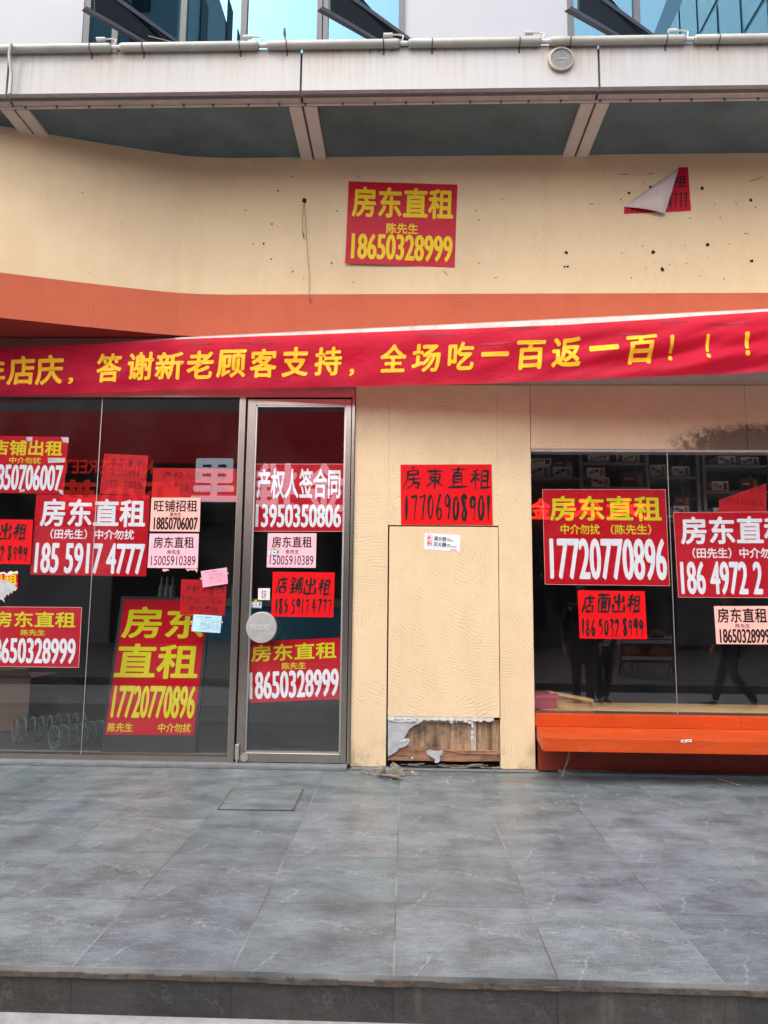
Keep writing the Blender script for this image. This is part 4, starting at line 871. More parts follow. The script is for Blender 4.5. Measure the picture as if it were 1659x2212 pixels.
sheet('rental_poster', 'tilted red poster with yellow heading and white number below the round door handle', 'poster', [(536.4, 1386.6), (736.4, 1377.2), (734.3, 1510), (537, 1518)], INN, MT['red'],
      [T('房东直租', 'lime', (.03, .06, .955, .335), .02), T('陈先生', 'lime', (.365, .37, .625, .485), .018), NUM('18650328999', 'wht', (.01, .50, .985, .95))], GP, .002)
sheet('rental_poster', 'red poster with yellow heading and tall white number in the right shop window', 'poster', [(1171.3, 1057), (1437.3, 1057), (1446.8, 1265.8), (1177, 1262.6)], INN, MT['red'],
      [T('房东直租', 'lime', (.055, .07, .96, .335), .022), T('中介勿扰', 'lime', (.14, .37, .455, .475), .016), T('（陈先生）', 'lime', (.545, .37, .87, .475), .016), NUM('17720770896', 'wht', (.045, .515, .985, .945))], GP, .002, (.003, MT['salmon']))
sheet('rental_poster', 'dark red poster with white lettering cut by the right edge of the picture', 'poster', [(1454, 1106.8), (1716, 1105), (1722, 1292), (1465, 1290.5)], INN, MT['red'],
      [T('房东直租', 'wht', (.05, .05, .97, .38), .026), T('（田先生）中介勿扰', 'wht', (.14, .42, .88, .545), .022), NUM('186 4972 2', 'wht', (.03, .58, .715, .965))], GP, .003, (.003, MT['salmon']))
# board with the large poster leaning inside the left window
BI = 6.36
bd = empty('leaning_board', aty(330, 1588, BI), 'black board leaning inside the left window with a tall red and lime poster on it', 'board')
ORG[bd.name] = Vector(aty(330, 1588, BI))
q = [aty(*p, BI) for p in ((262, 1288), (457, 1290), (425, 1592), (221, 1590))]
q[2] = Vector((q[2].x-.01, BI, .03)); q[3] = Vector((q[3].x-.01, BI, .03))
MB().prism(q, (0, .03, 0)).build('board_panel', MT['oppdark'], bd)
sheet('poster', None, None, [(269.3, 1295), (449, 1297), (418.3, 1588), (227.3, 1586.5)], BI-.001, MT['red'],
      [T('房东', 'lime', (.02, .05, .99, .29), .022), T('直租', 'lime', (.0, .33, .97, .59), .022), NUM('17720770896', 'lime', (.03, .64, .98, .88)), T('陈先生', 'lime', (.02, .915, .30, .98), .016), T('中介勿扰', 'lime', (.59, .915, .96, .98), .016)], None, .001, parent=bd)

GH = 'red sheets with black brush lettering'
sheet('brush_notice', 'bright red brush lettered sheet above the fire cabinet on the pillar', 'notice', [(865, 1003.8), (1062, 1003), (1064.4, 1134), (866.4, 1134)], D-.003, MT['vred'],
      [HW('房東直租', (.01, .03, .995, .43), .10, .04), HW('17706908901', (.03, .47, .99, .955), .095, .06, .03)], GH)
sheet('brush_notice', 'bright red brush lettered sheet on the glass door right of the pull sign', 'notice', [(589.5, 1235), (723.2, 1236.6), (720.1, 1333.5), (586, 1331.6)], OUT, MT['vred'],
      [HW('店鋪出租', (.05, .1, .95, .53), .12, .14, .04), HW('185 5917 4777', (.05, .57, .97, .95), .105, .12, .02)], GH)
sheet('brush_notice', 'bright red brush lettered sheet low in the right shop window', 'notice', [(1247.8, 1275.3), (1392.6, 1277), (1398, 1380.8), (1252.2, 1379.2)], OUT, MT['vred'],
      [HW('店面出租', (.05, .04, .94, .49), .13, .14, .04), HW('186 5032 8999', (.03, .56, .96, .96), .105, .1, .03)], GH)
sheet('brush_notice', 'bright red brush lettered sheet cut by the left edge of the picture', 'notice', [(-70, 1121), (71.5, 1122.7), (66, 1219), (-76, 1217)], OUT, MT['vred'],
      [HW('店面出租', (.05, .06, .92, .49), .13, .14, .04), HW('186 5032 8999', (.03, .58, .95, .94), .105, .1, .03)], GH)
sheet('brush_notice', 'dull red sheet with three faint ink lines high behind the left glass', 'notice', [(225, 980), (320.5, 984), (313, 1070), (214.7, 1066.7)], INN+.004, MT['fred'],
      [HW('房东直租', (.14, .09, .9, .31), .07, .1), HW('中介勿扰', (.18, .39, .85, .54), .08, .1), HW('17720770896', (.13, .64, .95, .84), .07, .2, .06)], GH)
sheet('brush_notice', 'wide dull red sheet with two thin ink lines high beside the door mullion', 'notice', [(331, 1010.6), (510.6, 1013), (510.6, 1084), (327.5, 1079)], INN, MT['fred'],
      [HW('产权人签合同', (.12, .08, .86, .38), .07, .1), HW('13950350806', (.12, .45, .88, .75), .07, .15, .05)], GH)
sheet('brush_notice', 'dull red inked sheet between the pink and blue receipts', 'notice', [(391.6, 1251), (490, 1254), (485.6, 1329), (388.3, 1328)], INN, MT['fred'],
      [HW('产权人签约', (.08, .14, .95, .41), .07, .12), HW('13950350806', (.04, .47, .92, .70), .07, .15, .04), HW('中介勿扰', (.18, .73, .85, .93), .08, .1)], GH)
def torn(u, v):
    top = .55*(1-u) + .0*u
    return u, top + (1-top)*v
sheet('brush_notice', 'torn slanting red sheet with an inked number above the poster at the right edge', 'notice', [(1553, 1044), (1655, 1044), (1656, 1110), (1553, 1110)], INN+.006, MT['fred'],
      [HW('13950350806', (.06, .48, .93, .74), .07, .12, .04), HW('合同', (.62, .1, .96, .34), .06, .1)], GH, outline=torn)
# peeling poster
def pp(x, y): return (1198.2+x*.2778, 325.6+y*.2778)
PK = empty('peeling_notice', aty(*pp(960, 460), D), 'red notice on the upper wall with its pale corner peeling down', 'notice', GH)
base = [pp(965, 130), pp(1037, 128), pp(1060, 467), pp(540, 490), pp(540, 437)]
MB().prism([aty(x, y, D-.004) for x, y in base], (0, .0015, 0)).build('sheet', MT['red2'], PK)
A, Bq, Tq = aty(*pp(965, 130), D-.005), aty(*pp(540, 437), D-.005), aty(*pp(850, 500), D-.012)
mb = MB(); n = 14
for i in range(n+1):
    for j in range(n+1):
        f = A.lerp(Bq, j/n); p = f.lerp(Tq, i/n)
        s = i/n; bul = .055*math.sin(math.pi*min(1, s*1.0))**.8*(math.sin(math.pi*(.12+.76*j/n))) + .02*s
        sag = aty(*pp(0, 0), D) ; mb.v.append(p - Vector((0, bul, 0)))
for i in range(n):
    for j in range(n):
        k = i*(n+1)+j; mb.f.append((k, k+1, k+n+2, k+n+1))
fl = mb.build('folded_corner', MT['backp'], PK, smooth=True)
sd_ = fl.modifiers.new('thick', 'SOLIDIFY'); sd_.thickness = .0012
TLp, TRp, BRp, BLp = [aty(*pp(*c), D-.004) for c in ((540, 140), (1037, 128), (1060, 467), (540, 490))]
def pmap(u, v, l=0): 
    p = (TLp*(1-u)+TRp*u)*(1-v) + (BLp*(1-u)+BRp*u)*v; return p - Vector((0, .0012+l, 0))
letter_mesh('lettering', MT['ink'], PK, pmap, (.72, .16, .97, .47), '租', hand=dict(wid=.13, slant=.05, jit=.0, aspect=1.1))
letter_mesh('lettering', MT['ink'], PK, pmap, (.655, .55, .965, .93), '4777', hand=dict(wid=.12, slant=.1, jit=.02, aspect=1.4))
letter_mesh('lettering', MT['ink'], PK, pmap, (.03, .86, .24, .97), '185', hand=dict(wid=.14, slant=.1, jit=.02, aspect=2.4))

GK = 'small pink printed notices'
def pinkset(h, n, num, nb=.014): return [T(h, 'ink', (.09, .09, .91, .42), .012), T(n, 'ink', (.37, .47, .65, .60), .004), NUM(num, 'ink', (.06, .65, .95, .92), .008, .0)]
sheet('paper_notice', 'salmon notice with a bold heading, upper of two on the left glass', 'notice', [(327.4, 1075), (433.5, 1075), (431, 1148.5), (323.6, 1147.6)], OUT, MT['salmon'],
      [T('旺铺招租', 'ink', (.06, .07, .94, .42), .014), T('黄先生', 'ink', (.39, .44, .62, .56), .004), NUM('18850706007', 'ink', (.07, .58, .96, .95))], GK)
sheet('paper_notice', 'pink notice beneath the salmon one on the left glass', 'notice', [(323.3, 1152.6), (429.7, 1152.6), (427, 1227.5), (318.6, 1226.6)], OUT, MT['pink'], pinkset('房东直租', '余先生', '15005910389'), GK)
po, _ = sheet('paper_notice', 'pink notice with a small card stuck on it on the glass door', 'notice', [(578.7, 1151.8), (683.8, 1152), (682, 1226.6), (575.9, 1225.7)], OUT, MT['pink'], pinkset('房东直租', '余先生', '15005910389'), GK)
sheet('paper_notice', 'pale pink notice at the right edge of the right shop window', 'notice', [(1542, 1309.3), (1660, 1309), (1665, 1392), (1547.5, 1391.2)], OUT, MT['salmon'],
      [T('房东直租', 'ink', (.05, .05, .96, .44), .018), T('陈先生', 'ink', (.37, .47, .64, .57), .006), NUM('18650328999', 'ink', (.07, .60, .99, .97))], GK)
# scraps of torn pink paper under the notice
mb = MB()
for q in (((352, 1229), (362, 1229), (366, 1232), (360, 1233), (355, 1235), (350, 1232)), ((401, 1229), (424, 1228), (427, 1231), (425, 1237), (421, 1231), (416, 1232), (411, 1231), (406, 1234))):
    mb.prism([aty(x, y, OUT) for x, y in q], (0, -.0006, 0))
tag(mb.build('paper_scrap', MT['salmon']), 'torn salmon paper scraps left on the glass under the pink notice', 'paper scrap')

# receipts
def receipt(label, cs, mat):
    o, mp = sheet('receipt', label, 'receipt', cs, OUT-.003, mat, (), 'perforated receipts taped to the left glass', .004)
    mb = MB(); rr = random.Random(int(cs[0][0]))
    def ln(u0, u1, v, t=.012): mb.quad(mp(u0, v, .0004), mp(u1, v, .0004), mp(u1, v+t, .0004), mp(u0, v+t, .0004))
    ln(.13, .33, .12, .02); ln(.39, .64, .11, .035); ln(.7, .92, .14, .012)
    for k in range(9):
        v = .25 + k*.075; u = .27
        while u < .88:
            L = rr.uniform(.03, .22); ln(u, min(.92, u+L), v + (.0 if k % 3 else .01), rr.choice((.009, .012, .018))); u += L + rr.uniform(.01, .07)
    mb.build('print_lines', MT['handle_ink'], o)
    mb = MB()
    for k in range(8):
        for u in (.012, .965): mb.quad(mp(u, .06+k*.115, .0004), mp(u+.018, .06+k*.115, .0004), mp(u+.018, .09+k*.115, .0004), mp(u, .09+k*.115, .0004))
    mb.build('perforation', MT['handle_ink'], o)
    mb = MB(); mb.prism([mp(-.05, .38, .002), mp(.03, .47, .002), mp(.03, .56, .002), mp(-.06, .46, .002)], (0, -.0008, 0)); mb.prism([mp(.93, .28, .002), mp(1.06, .33, .002), mp(1.05, .42, .002), mp(.93, .36, .002)], (0, -.0008, 0)); mb.build('tape', MT['tan'], o)
receipt('pink perforated receipt taped beside the door mullion', [(433.7, 1234), (490.1, 1225.8), (492.6, 1260.6), (438.1, 1269)], MT['rpink'])
receipt('pale blue perforated receipt taped below the red inked sheet', [(418.1, 1327), (479.8, 1330.6), (475.6, 1367.5), (413.4, 1363.2)], MT['blue'])
# torn remains of a poster at the left edge
TP = empty('torn_poster', aty(10, 1270, OUT), 'torn red and yellow poster remains with grey backing at the left edge', 'poster')
q = [(-60, 1240), (2, 1238), (10, 1236), (18, 1238), (28, 1234), (39, 1236), (38, 1250), (39, 1272), (28, 1276), (10, 1290), (-60, 1296)]
MB().prism([aty(x, y, OUT) for x, y in q], (0, -.0006, 0)).build('sheet', MT['vred'], TP)
def tmap(u, v, l): p = aty(u, v, OUT); return p - Vector((0, .0016+l, 0))
letter_mesh('lettering', MT['yellow'], TP, tmap, (-18, 1240, 37, 1263), '出租', bold=.026)
q = [(-60, 1256), (-10, 1254), (8, 1252), (20, 1256), (32, 1262), (37, 1271), (33, 1277), (29, 1275), (26, 1283), (22, 1278), (19, 1287), (14, 1282), (12, 1291), (8, 1290), (10, 1302), (5, 1296), (-2, 1294), (-8, 1303), (-60, 1300)]
MB().prism([aty(x, y, OUT-.002) for x, y in q], (0, -.0006, 0)).build('paper_backing', simple('grey_paper_backing', (.46, .46, .46), .8, .2, 30), TP)
q = [(-5, 1238), (9, 1235), (14, 1240), (22, 1233), (30, 1236), (38, 1233), (39, 1240), (31, 1239), (24, 1241), (16, 1244), (8, 1239), (-5, 1243)]
MB().prism([aty(x, y, OUT-.0025) for x, y in q], (0, -.0006, 0)).build('torn_edge', MT['pale'], TP)
# tape on the upper left poster
for q in (((57, 944), (70, 944), (70, 954), (58, 953)), ((132, 944), (148, 945), (148.5, 957), (136, 955)), ((103, 989), (141, 989), (140, 999), (104, 1000)), ((43, 1056), (54, 1057), (53, 1062), (42, 1063)), ((124, 1057), (136, 1059), (137, 1069), (131, 1067))):
    pass
mb = MB()
for q in (((57, 944), (70, 944), (70, 954), (58, 953)), ((132, 944), (148, 945), (148.5, 957), (136, 955)), ((103, 989), (141, 989), (140, 999), (104, 1000)), ((43, 1056), (54, 1057), (53, 1062), (42, 1063)), ((124, 1057), (136, 1059), (137, 1069), (131, 1067))):
    mb.prism([aty(x, y, INN-.0055) for x, y in q], (0, -.0004, 0))
tp = bpy.data.objects['rental_poster.001']
mb.build('tape', MT['tape'], tp)
# small cards and labels
def card(label, cs, Y):
    o, mp = sheet('small_card', label, 'card', cs, Y, MT['wht'], (), 'small white business cards', .0005)
    mb = MB()
    for u0, u1, v0, v1 in ((.02, .98, .03, .16), (.02, .98, .86, .97)): mb.quad(mp(u0, v0, .0004), mp(u1, v0, .0004), mp(u1, v1, .0004), mp(u0, v1, .0004))
    mb.build('blue_stripe', simple('card_blue', (.12, .30, .50), .5), o)
    mb = MB()
    for u0, u1, v0, v1 in ((.42, .6, .42, .58), (.12, .28, .35, .4), (.12, .25, .55, .72), (.5, .9, .66, .70), (.75, .93, .25, .6)): mb.quad(mp(u0, v0, .0004), mp(u1, v0, .0004), mp(u1, v1, .0004), mp(u0, v1, .0004))
    mb.build('print_lines', MT['handle_ink'], o)
    mb = MB(); mb.prism([mp(.35, -.28, .001), mp(.55, -.3, .001), mp(.62, .0, .001), mp(.5, .16, .001), mp(.34, .05, .001)], (0, -.0006, 0)); mb.build('sticker', simple('orange_sticker', (.75, .35, .02), .5) if 'orange_sticker' not in bpy.data.materials else bpy.data.materials['orange_sticker'], o)
card('white card with an orange sticker directly on the door glass above the handle', [(541.5, 1298.7), (565.5, 1299.7), (564.5, 1314), (541, 1312.8)], OUT)
card('white card with an orange sticker stuck on the pink door notice', [(581, 1186.2), (604.2, 1187), (603.6, 1200.2), (580.6, 1199.6)], OUT-.004)
sheet('pull_sign', 'small square pale pull sign on the door glass above the round handle', 'sign', [(557.8, 1270.6), (583.2, 1270.6), (582.6, 1296.2), (557.2, 1295.8)], OUT, MT['pale'],
      [T('拉', 'ink', (.28, .17, .74, .66), .0), T('PULL', 'ink', (.31, .7, .69, .86), .01)], None, .0003, thick=.003)
fs, fm = sheet('fire_sign', 'white fire hydrant and extinguisher sign on the cream access panel', 'sign', [(917.7, 1151), (995.1, 1156.3), (993.1, 1191.9), (915.9, 1186.6)], D-.006, MT['wht'],
      [T('消火栓', 'ink', (.255, .15, .615, .43), .018), T('灭火器', 'ink', (.255, .50, .615, .77), .018), T('FIRE', 'ink', (.635, .24, .72, .31), .02), T('HYDRANT', 'ink', (.635, .35, .81, .42), .02), T('FIRE', 'ink', (.635, .58, .72, .65), .02), T('EXTINGUISHER', 'ink', (.635, .69, .91, .76), .02)], None, .0004, thick=.003)
mb = MB()
def fq(u0, v0, u1, v1, l=.0006): mb.quad(fm(u0, v0, l), fm(u1, v0, l), fm(u1, v1, l), fm(u0, v1, l))
for v0 in (.12, .45):
    fq(.075, v0, .215, v0+.015); fq(.075, v0+.29, .215, v0+.305); fq(.075, v0+.015, .082, v0+.29); fq(.208, v0+.015, .215, v0+.29)
fq(.095, .20, .16, .34); fq(.165, .25, .2, .285); fq(.1, .34, .125, .37); fq(.095, .53, .135, .70); fq(.102, .49, .128, .525); fq(.15, .52, .17, .66); fq(.175, .55, .195, .70); fq(.73, .885, .76, .95); fq(.775, .89, .91, .935); fq(.25, .83, .92, .837)
mb.build('symbols', simple('sign_red', (.62, .04, .05), .5), fs)
# loose wire from the hole high on the wall
k = D/FPX
def W(px, py, y=D-.012): p = aty(px, py, y); return tuple(p)
LW = empty('hanging_wire', aty(657, 437, D), 'thin pale two core wire hanging from a hole high on the cream wall', 'wire')
MB().tube([W(657, 438, D-.001), W(654, 452), W(653, 470), W(653, 495), W(654, 505)], .0027, 5).build('strand', MT['wirec'], LW)
MB().tube([W(657, 438, D-.003), W(660, 470, D-.014), W(662, 510, D-.012), W(666, 570, D-.009), W(668, 590, D-.012), W(668, 620, D-.01), W(667.5, 632, D-.01), W(669, 643, D-.014)], .0027, 5).build('strand', MT['wirec'], LW)
for q in (((654, 500), (655.5, 508), (657, 514)), ((668, 642), (669.5, 648), (671, 652))):
    MB().tube([W(*p_, D-.014) for p_ in q], [.003, .006, .005], 6).build('wire_end', MT['clamp'], LW)

# ================================================================== BENCH
zbt = aty(1157, 1569, D).z
yf = atz(1400, 1597, zbt).y; xb0, xb1 = PXR+.012, 6.5
xf = atz(1176, 1597, zbt).x
BE = empty('bench_ledge', (3, 5.8, 0), 'orange painted bench ledge fixed below the right shop window', 'bench')
zu = aty(1300, 1543, D).z; zlo = zbt - (aty(1400, 1598, yf).z - aty(1400, 1628, yf).z)
MB().prism([(xb0, D-.001, zbt), (xf, yf, zbt), (6.5, yf, zbt), (6.5, D-.001, zbt)], (0, 0, -(zbt-zlo))).build('seat', MT['bench'], BE, bevel=.004)
sx = aty(1600, 1565, D).x
MB().box(xb0-.008, sx-.001, D-.012, D+.03, zbt+.001, zu).build('backboard', MT['bench'], BE, bevel=.003)
MB().box(sx+.001, 6.5, D-.012, D+.03, zbt+.001, zu).build('backboard', MT['bench'], BE, bevel=.003)
pj = aty(1413, 1650, D).x
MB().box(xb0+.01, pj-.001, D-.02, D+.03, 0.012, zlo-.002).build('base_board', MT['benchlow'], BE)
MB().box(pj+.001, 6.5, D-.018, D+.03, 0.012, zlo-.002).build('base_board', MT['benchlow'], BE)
MB().prism([(1.35, 5.92, .001), (6.5, 5.92, .001), (6.5, D-.022, .001), (1.25, D-.022, .001)], (0, 0, .022)).build('plinth', MT['soffit'], BE)
pj2 = aty(1655, 1590, yf).x
for i, (px, py) in enumerate(((1477, 1601), (1488, 1600))):
    p = aty(px, py, yf-.001)
    o = MB().box(p.x-.021, p.x+.021, yf-.0018-.0004*i, yf-.0008-.0004*i, p.z-.009, p.z+.009).build('sticker', MT['wht'], BE)
    MB().box(p.x-.015, p.x+.014, yf-.0026, yf-.0022, p.z-.003, p.z+.003).build('print_line', MT['handle_ink'], o)
a, b = aty(1237, 1625, D-.2), atz(1213, 1678, .003)
mb = MB(); pts = [(a.x+.005, D-.10, zlo-.005, .016), (a.x-.004, D-.13, zlo-.06, .014), (a.x-.03, D-.17, zlo-.12, .017), (b.x+.035, b.y+.05, .05, .013), (b.x+.012, b.y+.01, .012, .016), (b.x-.01, b.y-.03, .004, .012)]
for p, q in zip(pts, pts[1:]): mb.quad((p[0]-p[3]*.5, p[1], p[2]), (p[0]+p[3]*.5, p[1]+.004, p[2]), (q[0]+q[3]*.5, q[1]+.004, q[2]), (q[0]-q[3]*.5, q[1], q[2]))
o = tag(mb.build('tape_strip', simple('greyish_tape', (.34, .27, .20), .7)), 'pale twisted strip of tape dangling under the orange bench', 'tape'); m_ = o.modifiers.new('thick', 'SOLIDIFY'); m_.thickness = .0015
def stick(name, pts, r, mat, label, cat, grp=None, sq=None):
    return tag(MB().tube(pts, r, sq or 6).build(name, MT[mat]), label, cat, grp)
p, q = atz(1549, 1681, .012), atz(1601, 1698, .008)
stick('splinter', [tuple(p), tuple(q)], .006, 'scrapb', 'thin dark splinter of wood lying before the orange bench', 'splinter')

# debris by the pillar foot
def zz(x, y): return (737.3+x*.2593, 1505.4+y*.2593)
GD = 'debris at the foot of the pillar'
def slat(a, b, wd, th, z, mat, label):
    p, q = atz(*zz(*a), z), atz(*zz(*b), z); t = (q-p).normalized(); n = Vector((-t.y, t.x, 0))*wd
    o = MB().prism([p-n*.5, q-n*.5, q+n*.5, p+n*.5], (0, 0, th)).build('debris_stick', MT[mat]); return tag(o, label, 'debris', GD)
slat((160, 628), (435, 692), .022, .014, .002, 'scrap', 'grey broken slat lying nearest the camera in the debris by the pillar')
slat((175, 605), (480, 672), .03, .01, .018, 'scrap', 'grey broken slat lying crosswise on top of the pillar debris')
slat((300, 640), (490, 668), .045, .006, .030, 'scrapb', 'brown thin slat at the right of the pillar debris')
def flake(pts, z, mat, label, dz=.02):
    P = []
    for i, c_ in enumerate(pts):
        p = atz(*zz(*c_[:2]), .004 + c_[2]); P.append((p.x, p.y, .004 + c_[2]))
    return tag(MB().prism(P, (0, .004, .004)).build('debris_flake', MT[mat]), label, 'debris', GD)
flake([(270, 655, .02), (310, 655, .02), (372, 640, .03), (370, 610, .06), (365, 575, .09), (340, 600, .07)], 0, 'scrapb', 'brown curled flake standing up in the pillar debris')
flake([(405, 575, .07), (430, 545, .10), (500, 590, .06), (530, 640, .02), (525, 655, .01), (450, 635, .02)], 0, 'scrapb', 'mottled brown board scrap right of the curled flake')
flake([(300, 600, .04), (330, 570, .07), (400, 590, .06), (440, 630, .03), (380, 625, .04)], 0, 'scrap', 'grey plaster scrap at the back of the pillar debris')
flake([(545, 648, .002), (580, 630, .006), (640, 640, .004), (665, 655, .002), (600, 656, .001)], 0, 'scrap', 'flat grey flake lying apart right of the pillar debris')
p = atz(*zz(592, 628), .012); tag(MB().tube([(p.x-.008, p.y, .012), (p.x+.004, p.y, .016), (p.x+.012, p.y, .012)], [.005, .009, .004], 8).build('yellow_bit', simple('yellow_scrap', (.7, .5, .03), .5)), 'tiny yellow scrap lying on a grey flake by the pillar', 'debris')
mb = MB()
for i in range(46):
    px = rnd.uniform(760, 1100) if i < 26 else rnd.uniform(1180, 1640); py = rnd.uniform(1672, 1690) if i < 26 else rnd.uniform(1695, 1745)
    p = atz(px, py, 0); r = rnd.uniform(.002, .006); an = rnd.uniform(0, 3)
    mb.prism([(p.x+r*math.cos(an+t)*rnd.uniform(.6, 1.4), p.y+r*math.sin(an+t)*rnd.uniform(.6, 1.4), .001) for t in (0, 1.5, 3, 4.6)], (0, 0, .002))
tag(mb.build('crumbs', MT['plaster']), kind='stuff')

# ================================================================== THINGS INSIDE
def coil(label, a, b, r, turns, grp):
    o = empty('wire_net_roll', (a[0], a[1], 0.02), label, 'net roll', grp); ORG[o.name] = Vector((a[0], a[1], .02))
    a, b = Vector(a), Vector(b); ax = (b-a).normalized(); s1 = ax.cross(Vector((0, 0, 1))).normalized(); s2 = s1.cross(ax)
    mb = MB(); n = turns*20
    for k_ in range(3):
        mb.tube([a.lerp(b, i/n) + (s1*math.cos(i*2*math.pi/20+k_*2.1) + s2*math.sin(i*2*math.pi/20+k_*2.1))*r*(.97-.03*k_) for i in range(n+1)], .0035, 4)
    for k_ in range(14):
        an = k_*2*math.pi/14; mb.tube([a + (s1*math.cos(an)+s2*math.sin(an))*r*.95, b + (s1*math.cos(an+.5)+s2*math.sin(an+.5))*r*.95], .002, 4)
    mb.build('net', MT['green'], o)
    mb = MB(); 
    for k_ in range(9):
        cc = a.lerp(b, k_/8*.98); rr_ = r*rnd.uniform(.97, 1.04); mb.tube([cc + (s1*math.cos(t)+s2*math.sin(t))*rr_ for t in [i*2*math.pi/24 for i in range(25)]], .0035, 5)
    mb.build('binding_wire', MT['greenrim'], o)
p = atz(76, 1632, .03); q = atz(195, 1598, .03)
coil('green wire net roll with a pale open end lying inside the left window', (p.x, 6.5, .12), (p.x+.42, 7.1, .12), .098, 9, 'green wire net rolls')
coil('green wire net roll behind the other at the left edge of the window', (p.x-.5, 6.75, .13), (p.x-.02, 7.15, .13), .11, 8, 'green wire net rolls')
p = aty(0, 1590, 7.4)
ct = empty('carton', (p.x+.1, 7.5, .02), 'brown open carton standing behind the wire net rolls', 'carton')
MB().box(p.x-.5, p.x+.33, 7.3, 7.9, .021, .55).build('carton_body', MT['carton'], ct); MB().prism([(p.x-.5, 7.3, .552), (p.x+.33, 7.3, .552), (p.x+.36, 7.15, .66), (p.x-.5, 7.15, .62)], (0, .01, .008)).build('carton_flap', MT['carton'], ct)
cnt = empty('counter', aty(445, 1500, 8.0), 'grey and blue shop counter deep inside behind the left window', 'counter')
l, r_, t_ = aty(330, 1300, 8.0), aty(520, 1300, 8.0), aty(420, 1291, 8.0)
ORG[cnt.name] = Vector((l.x, 8.0, .02)); cnt.location = ORG[cnt.name]
MB().box(l.x, r_.x+1.5, 8.0, 8.7, t_.z-.09, t_.z).build('counter_top', MT['counter'], cnt); MB().box(l.x+.02, r_.x+1.5, 8.05, 8.65, .9, t_.z-.091).build('glass_front', MT['teal'], cnt); MB().box(l.x+.02, r_.x+1.5, 8.04, 8.65, .021, .899).build('counter_base', MT['counter'], cnt)
MB().tube([(l.x+.18, 7.985, t_.z-.045), (l.x+.18, 7.97, t_.z-.03), (l.x+.42, 7.97, t_.z-.03), (l.x+.42, 7.985, t_.z-.045)], .008, 6).build('drawer_handle', MT['steel'], cnt)
for i, px in enumerate((348, 360, 372, 505, 513)):
    b = aty(px, 1290, 8.25)
    lb = ['slim dark bottle, leftmost of three on the inside counter', 'dark bottle in the middle of three on the inside counter', 'dark bottle, rightmost of three on the inside counter', 'dark bottle on the counter left of the end bottle by the mullion', 'dark bottle on the counter end behind the door mullion'][i]
    tag(MB().tube([(b.x, 8.25, t_.z+.001), (b.x, 8.25, t_.z+.12), (b.x, 8.25, t_.z+.16), (b.x, 8.25, t_.z+.24)], [.035, .035, .013, .012], 12).build('bottle', MT['bottle'], smooth=False), lb, 'bottle', 'bottles on the inside counter')
# right window: inside ledge, tub, wooden tray
tag(MB().box(PXR+.1, 6.5, 6.205, 6.75, zwb-.04, zwb-.006).build("window_ledge", MT["pine"]), 'pale wooden ledge board inside the right window', 'ledge')
ty0 = 6.28
a, b = aty(1150, 1512, ty0), aty(1204, 1512, ty0)
tub = empty('plastic_tub', (b.x-.12, ty0+.1, zwb-.006), 'crimson plastic tub at the left end inside the right window', 'tub')
zt_ = aty(1170, 1508, ty0).z
MB().prism([(a.x, ty0, zt_-.001), (b.x-.002, ty0, zt_-.001), (b.x-.03, ty0+.01, zwb-.005), (a.x, ty0+.01, zwb-.005)], (0, .3, 0)).build('tub_body', MT['tub'], tub)
zl_ = aty(1180, 1497, ty0).z; MB().prism([(a.x, ty0-.015, zt_), (b.x+.015, ty0-.015, zt_), (b.x+.01, ty0-.012, zt_+.03), (a.x, ty0-.012, zl_-.02)], (0, .34, 0)).build('tub_lid', MT['tub'], tub)
y2 = 6.42
q = [aty(*c_, y2) for c_ in ((1186, 1497), (1281, 1513), (1290, 1542), (1212, 1542))]
wt = empty('wooden_tray', (q[3].x, y2, zwb-.006), 'pale wooden tray leaning inside the right window beside the crimson tub', 'tray')
MB().prism(q, (0, .02, 0)).build('tray_board', MT['pine'], wt)
q = [aty(*c_, y2-.05) for c_ in ((1185, 1494), (1282, 1511), (1283, 1517), (1188, 1499))]; MB().prism(q, (0, .1, 0)).build('tray_rim', MT['pine'], wt)

# ================================================================== ACROSS THE STREET (seen only in the glass)
OY = -10.0
OB = empty('opposite_building', (0, OY, STREET), 'low shop row across the street with glowing red signs, seen in the glass', 'building')
def mz(py, y=OY): return mirror(650, py, y).z
z_a, z_b, z_c = mz(862), mz(889), mz(1000)
MB().box(-26, 26, OY-6, OY-.3, STREET, z_b+.02).build('wall', MT['oppdark'], OB)
MB().box(-26, 26, OY-6, OY-.25, z_b+.02, z_b+.5).build('parapet', MT['opp'], OB)
MB().box(-26, 3.2, OY-.28, OY-.05, z_c, z_b).build('sign_band', MT['oppsign'], OB)
MB().box(-26, 3.2, OY-.29, OY-.1, mz(1130), z_c-.02).build('sign_panel', MT['oppdark'], OB)
def opp_text(s, x0, x1, y0, y1, mat, y=OY+.02, bold=.03):
    a, b = mirror(x0, y0, y), mirror(x1, y1, y)
    def f(u, v, l): return Vector((b.x + (a.x-b.x)*u, y+.03+l, a.z + (b.z-a.z)*v))
    f2 = f
    o = letter_mesh('lettering', MT[mat], OB, f, (0, 0, 1, 1), s, bold=bold); return o
opp_text('里', 415, 512, 990, 1085, 'letterw', bold=.03); opp_text('金', 655, 745, 1000, 1105, 'letterw', bold=.03); opp_text('推', 545, 640, 1000, 1102, 'letterw', bold=.03)
opp_text('虾小英', 130, 390, 1036, 1105, 'letterr'); opp_text('KINGSSREET', 135, 330, 993, 1024, 'letterr', bold=.01)
opp_text('金', 1147, 1188, 1076, 1122, 'ledr', -9.6, .035); opp_text('大火', 1215, 1400, 1076, 1122, 'ledr', -9.6, .035)
MB().box(3.4, 26, OY-.28, OY-.2, z_c-1.6, z_b).build('display_back', MT['oppdark'], OB)
SHY = 6.9
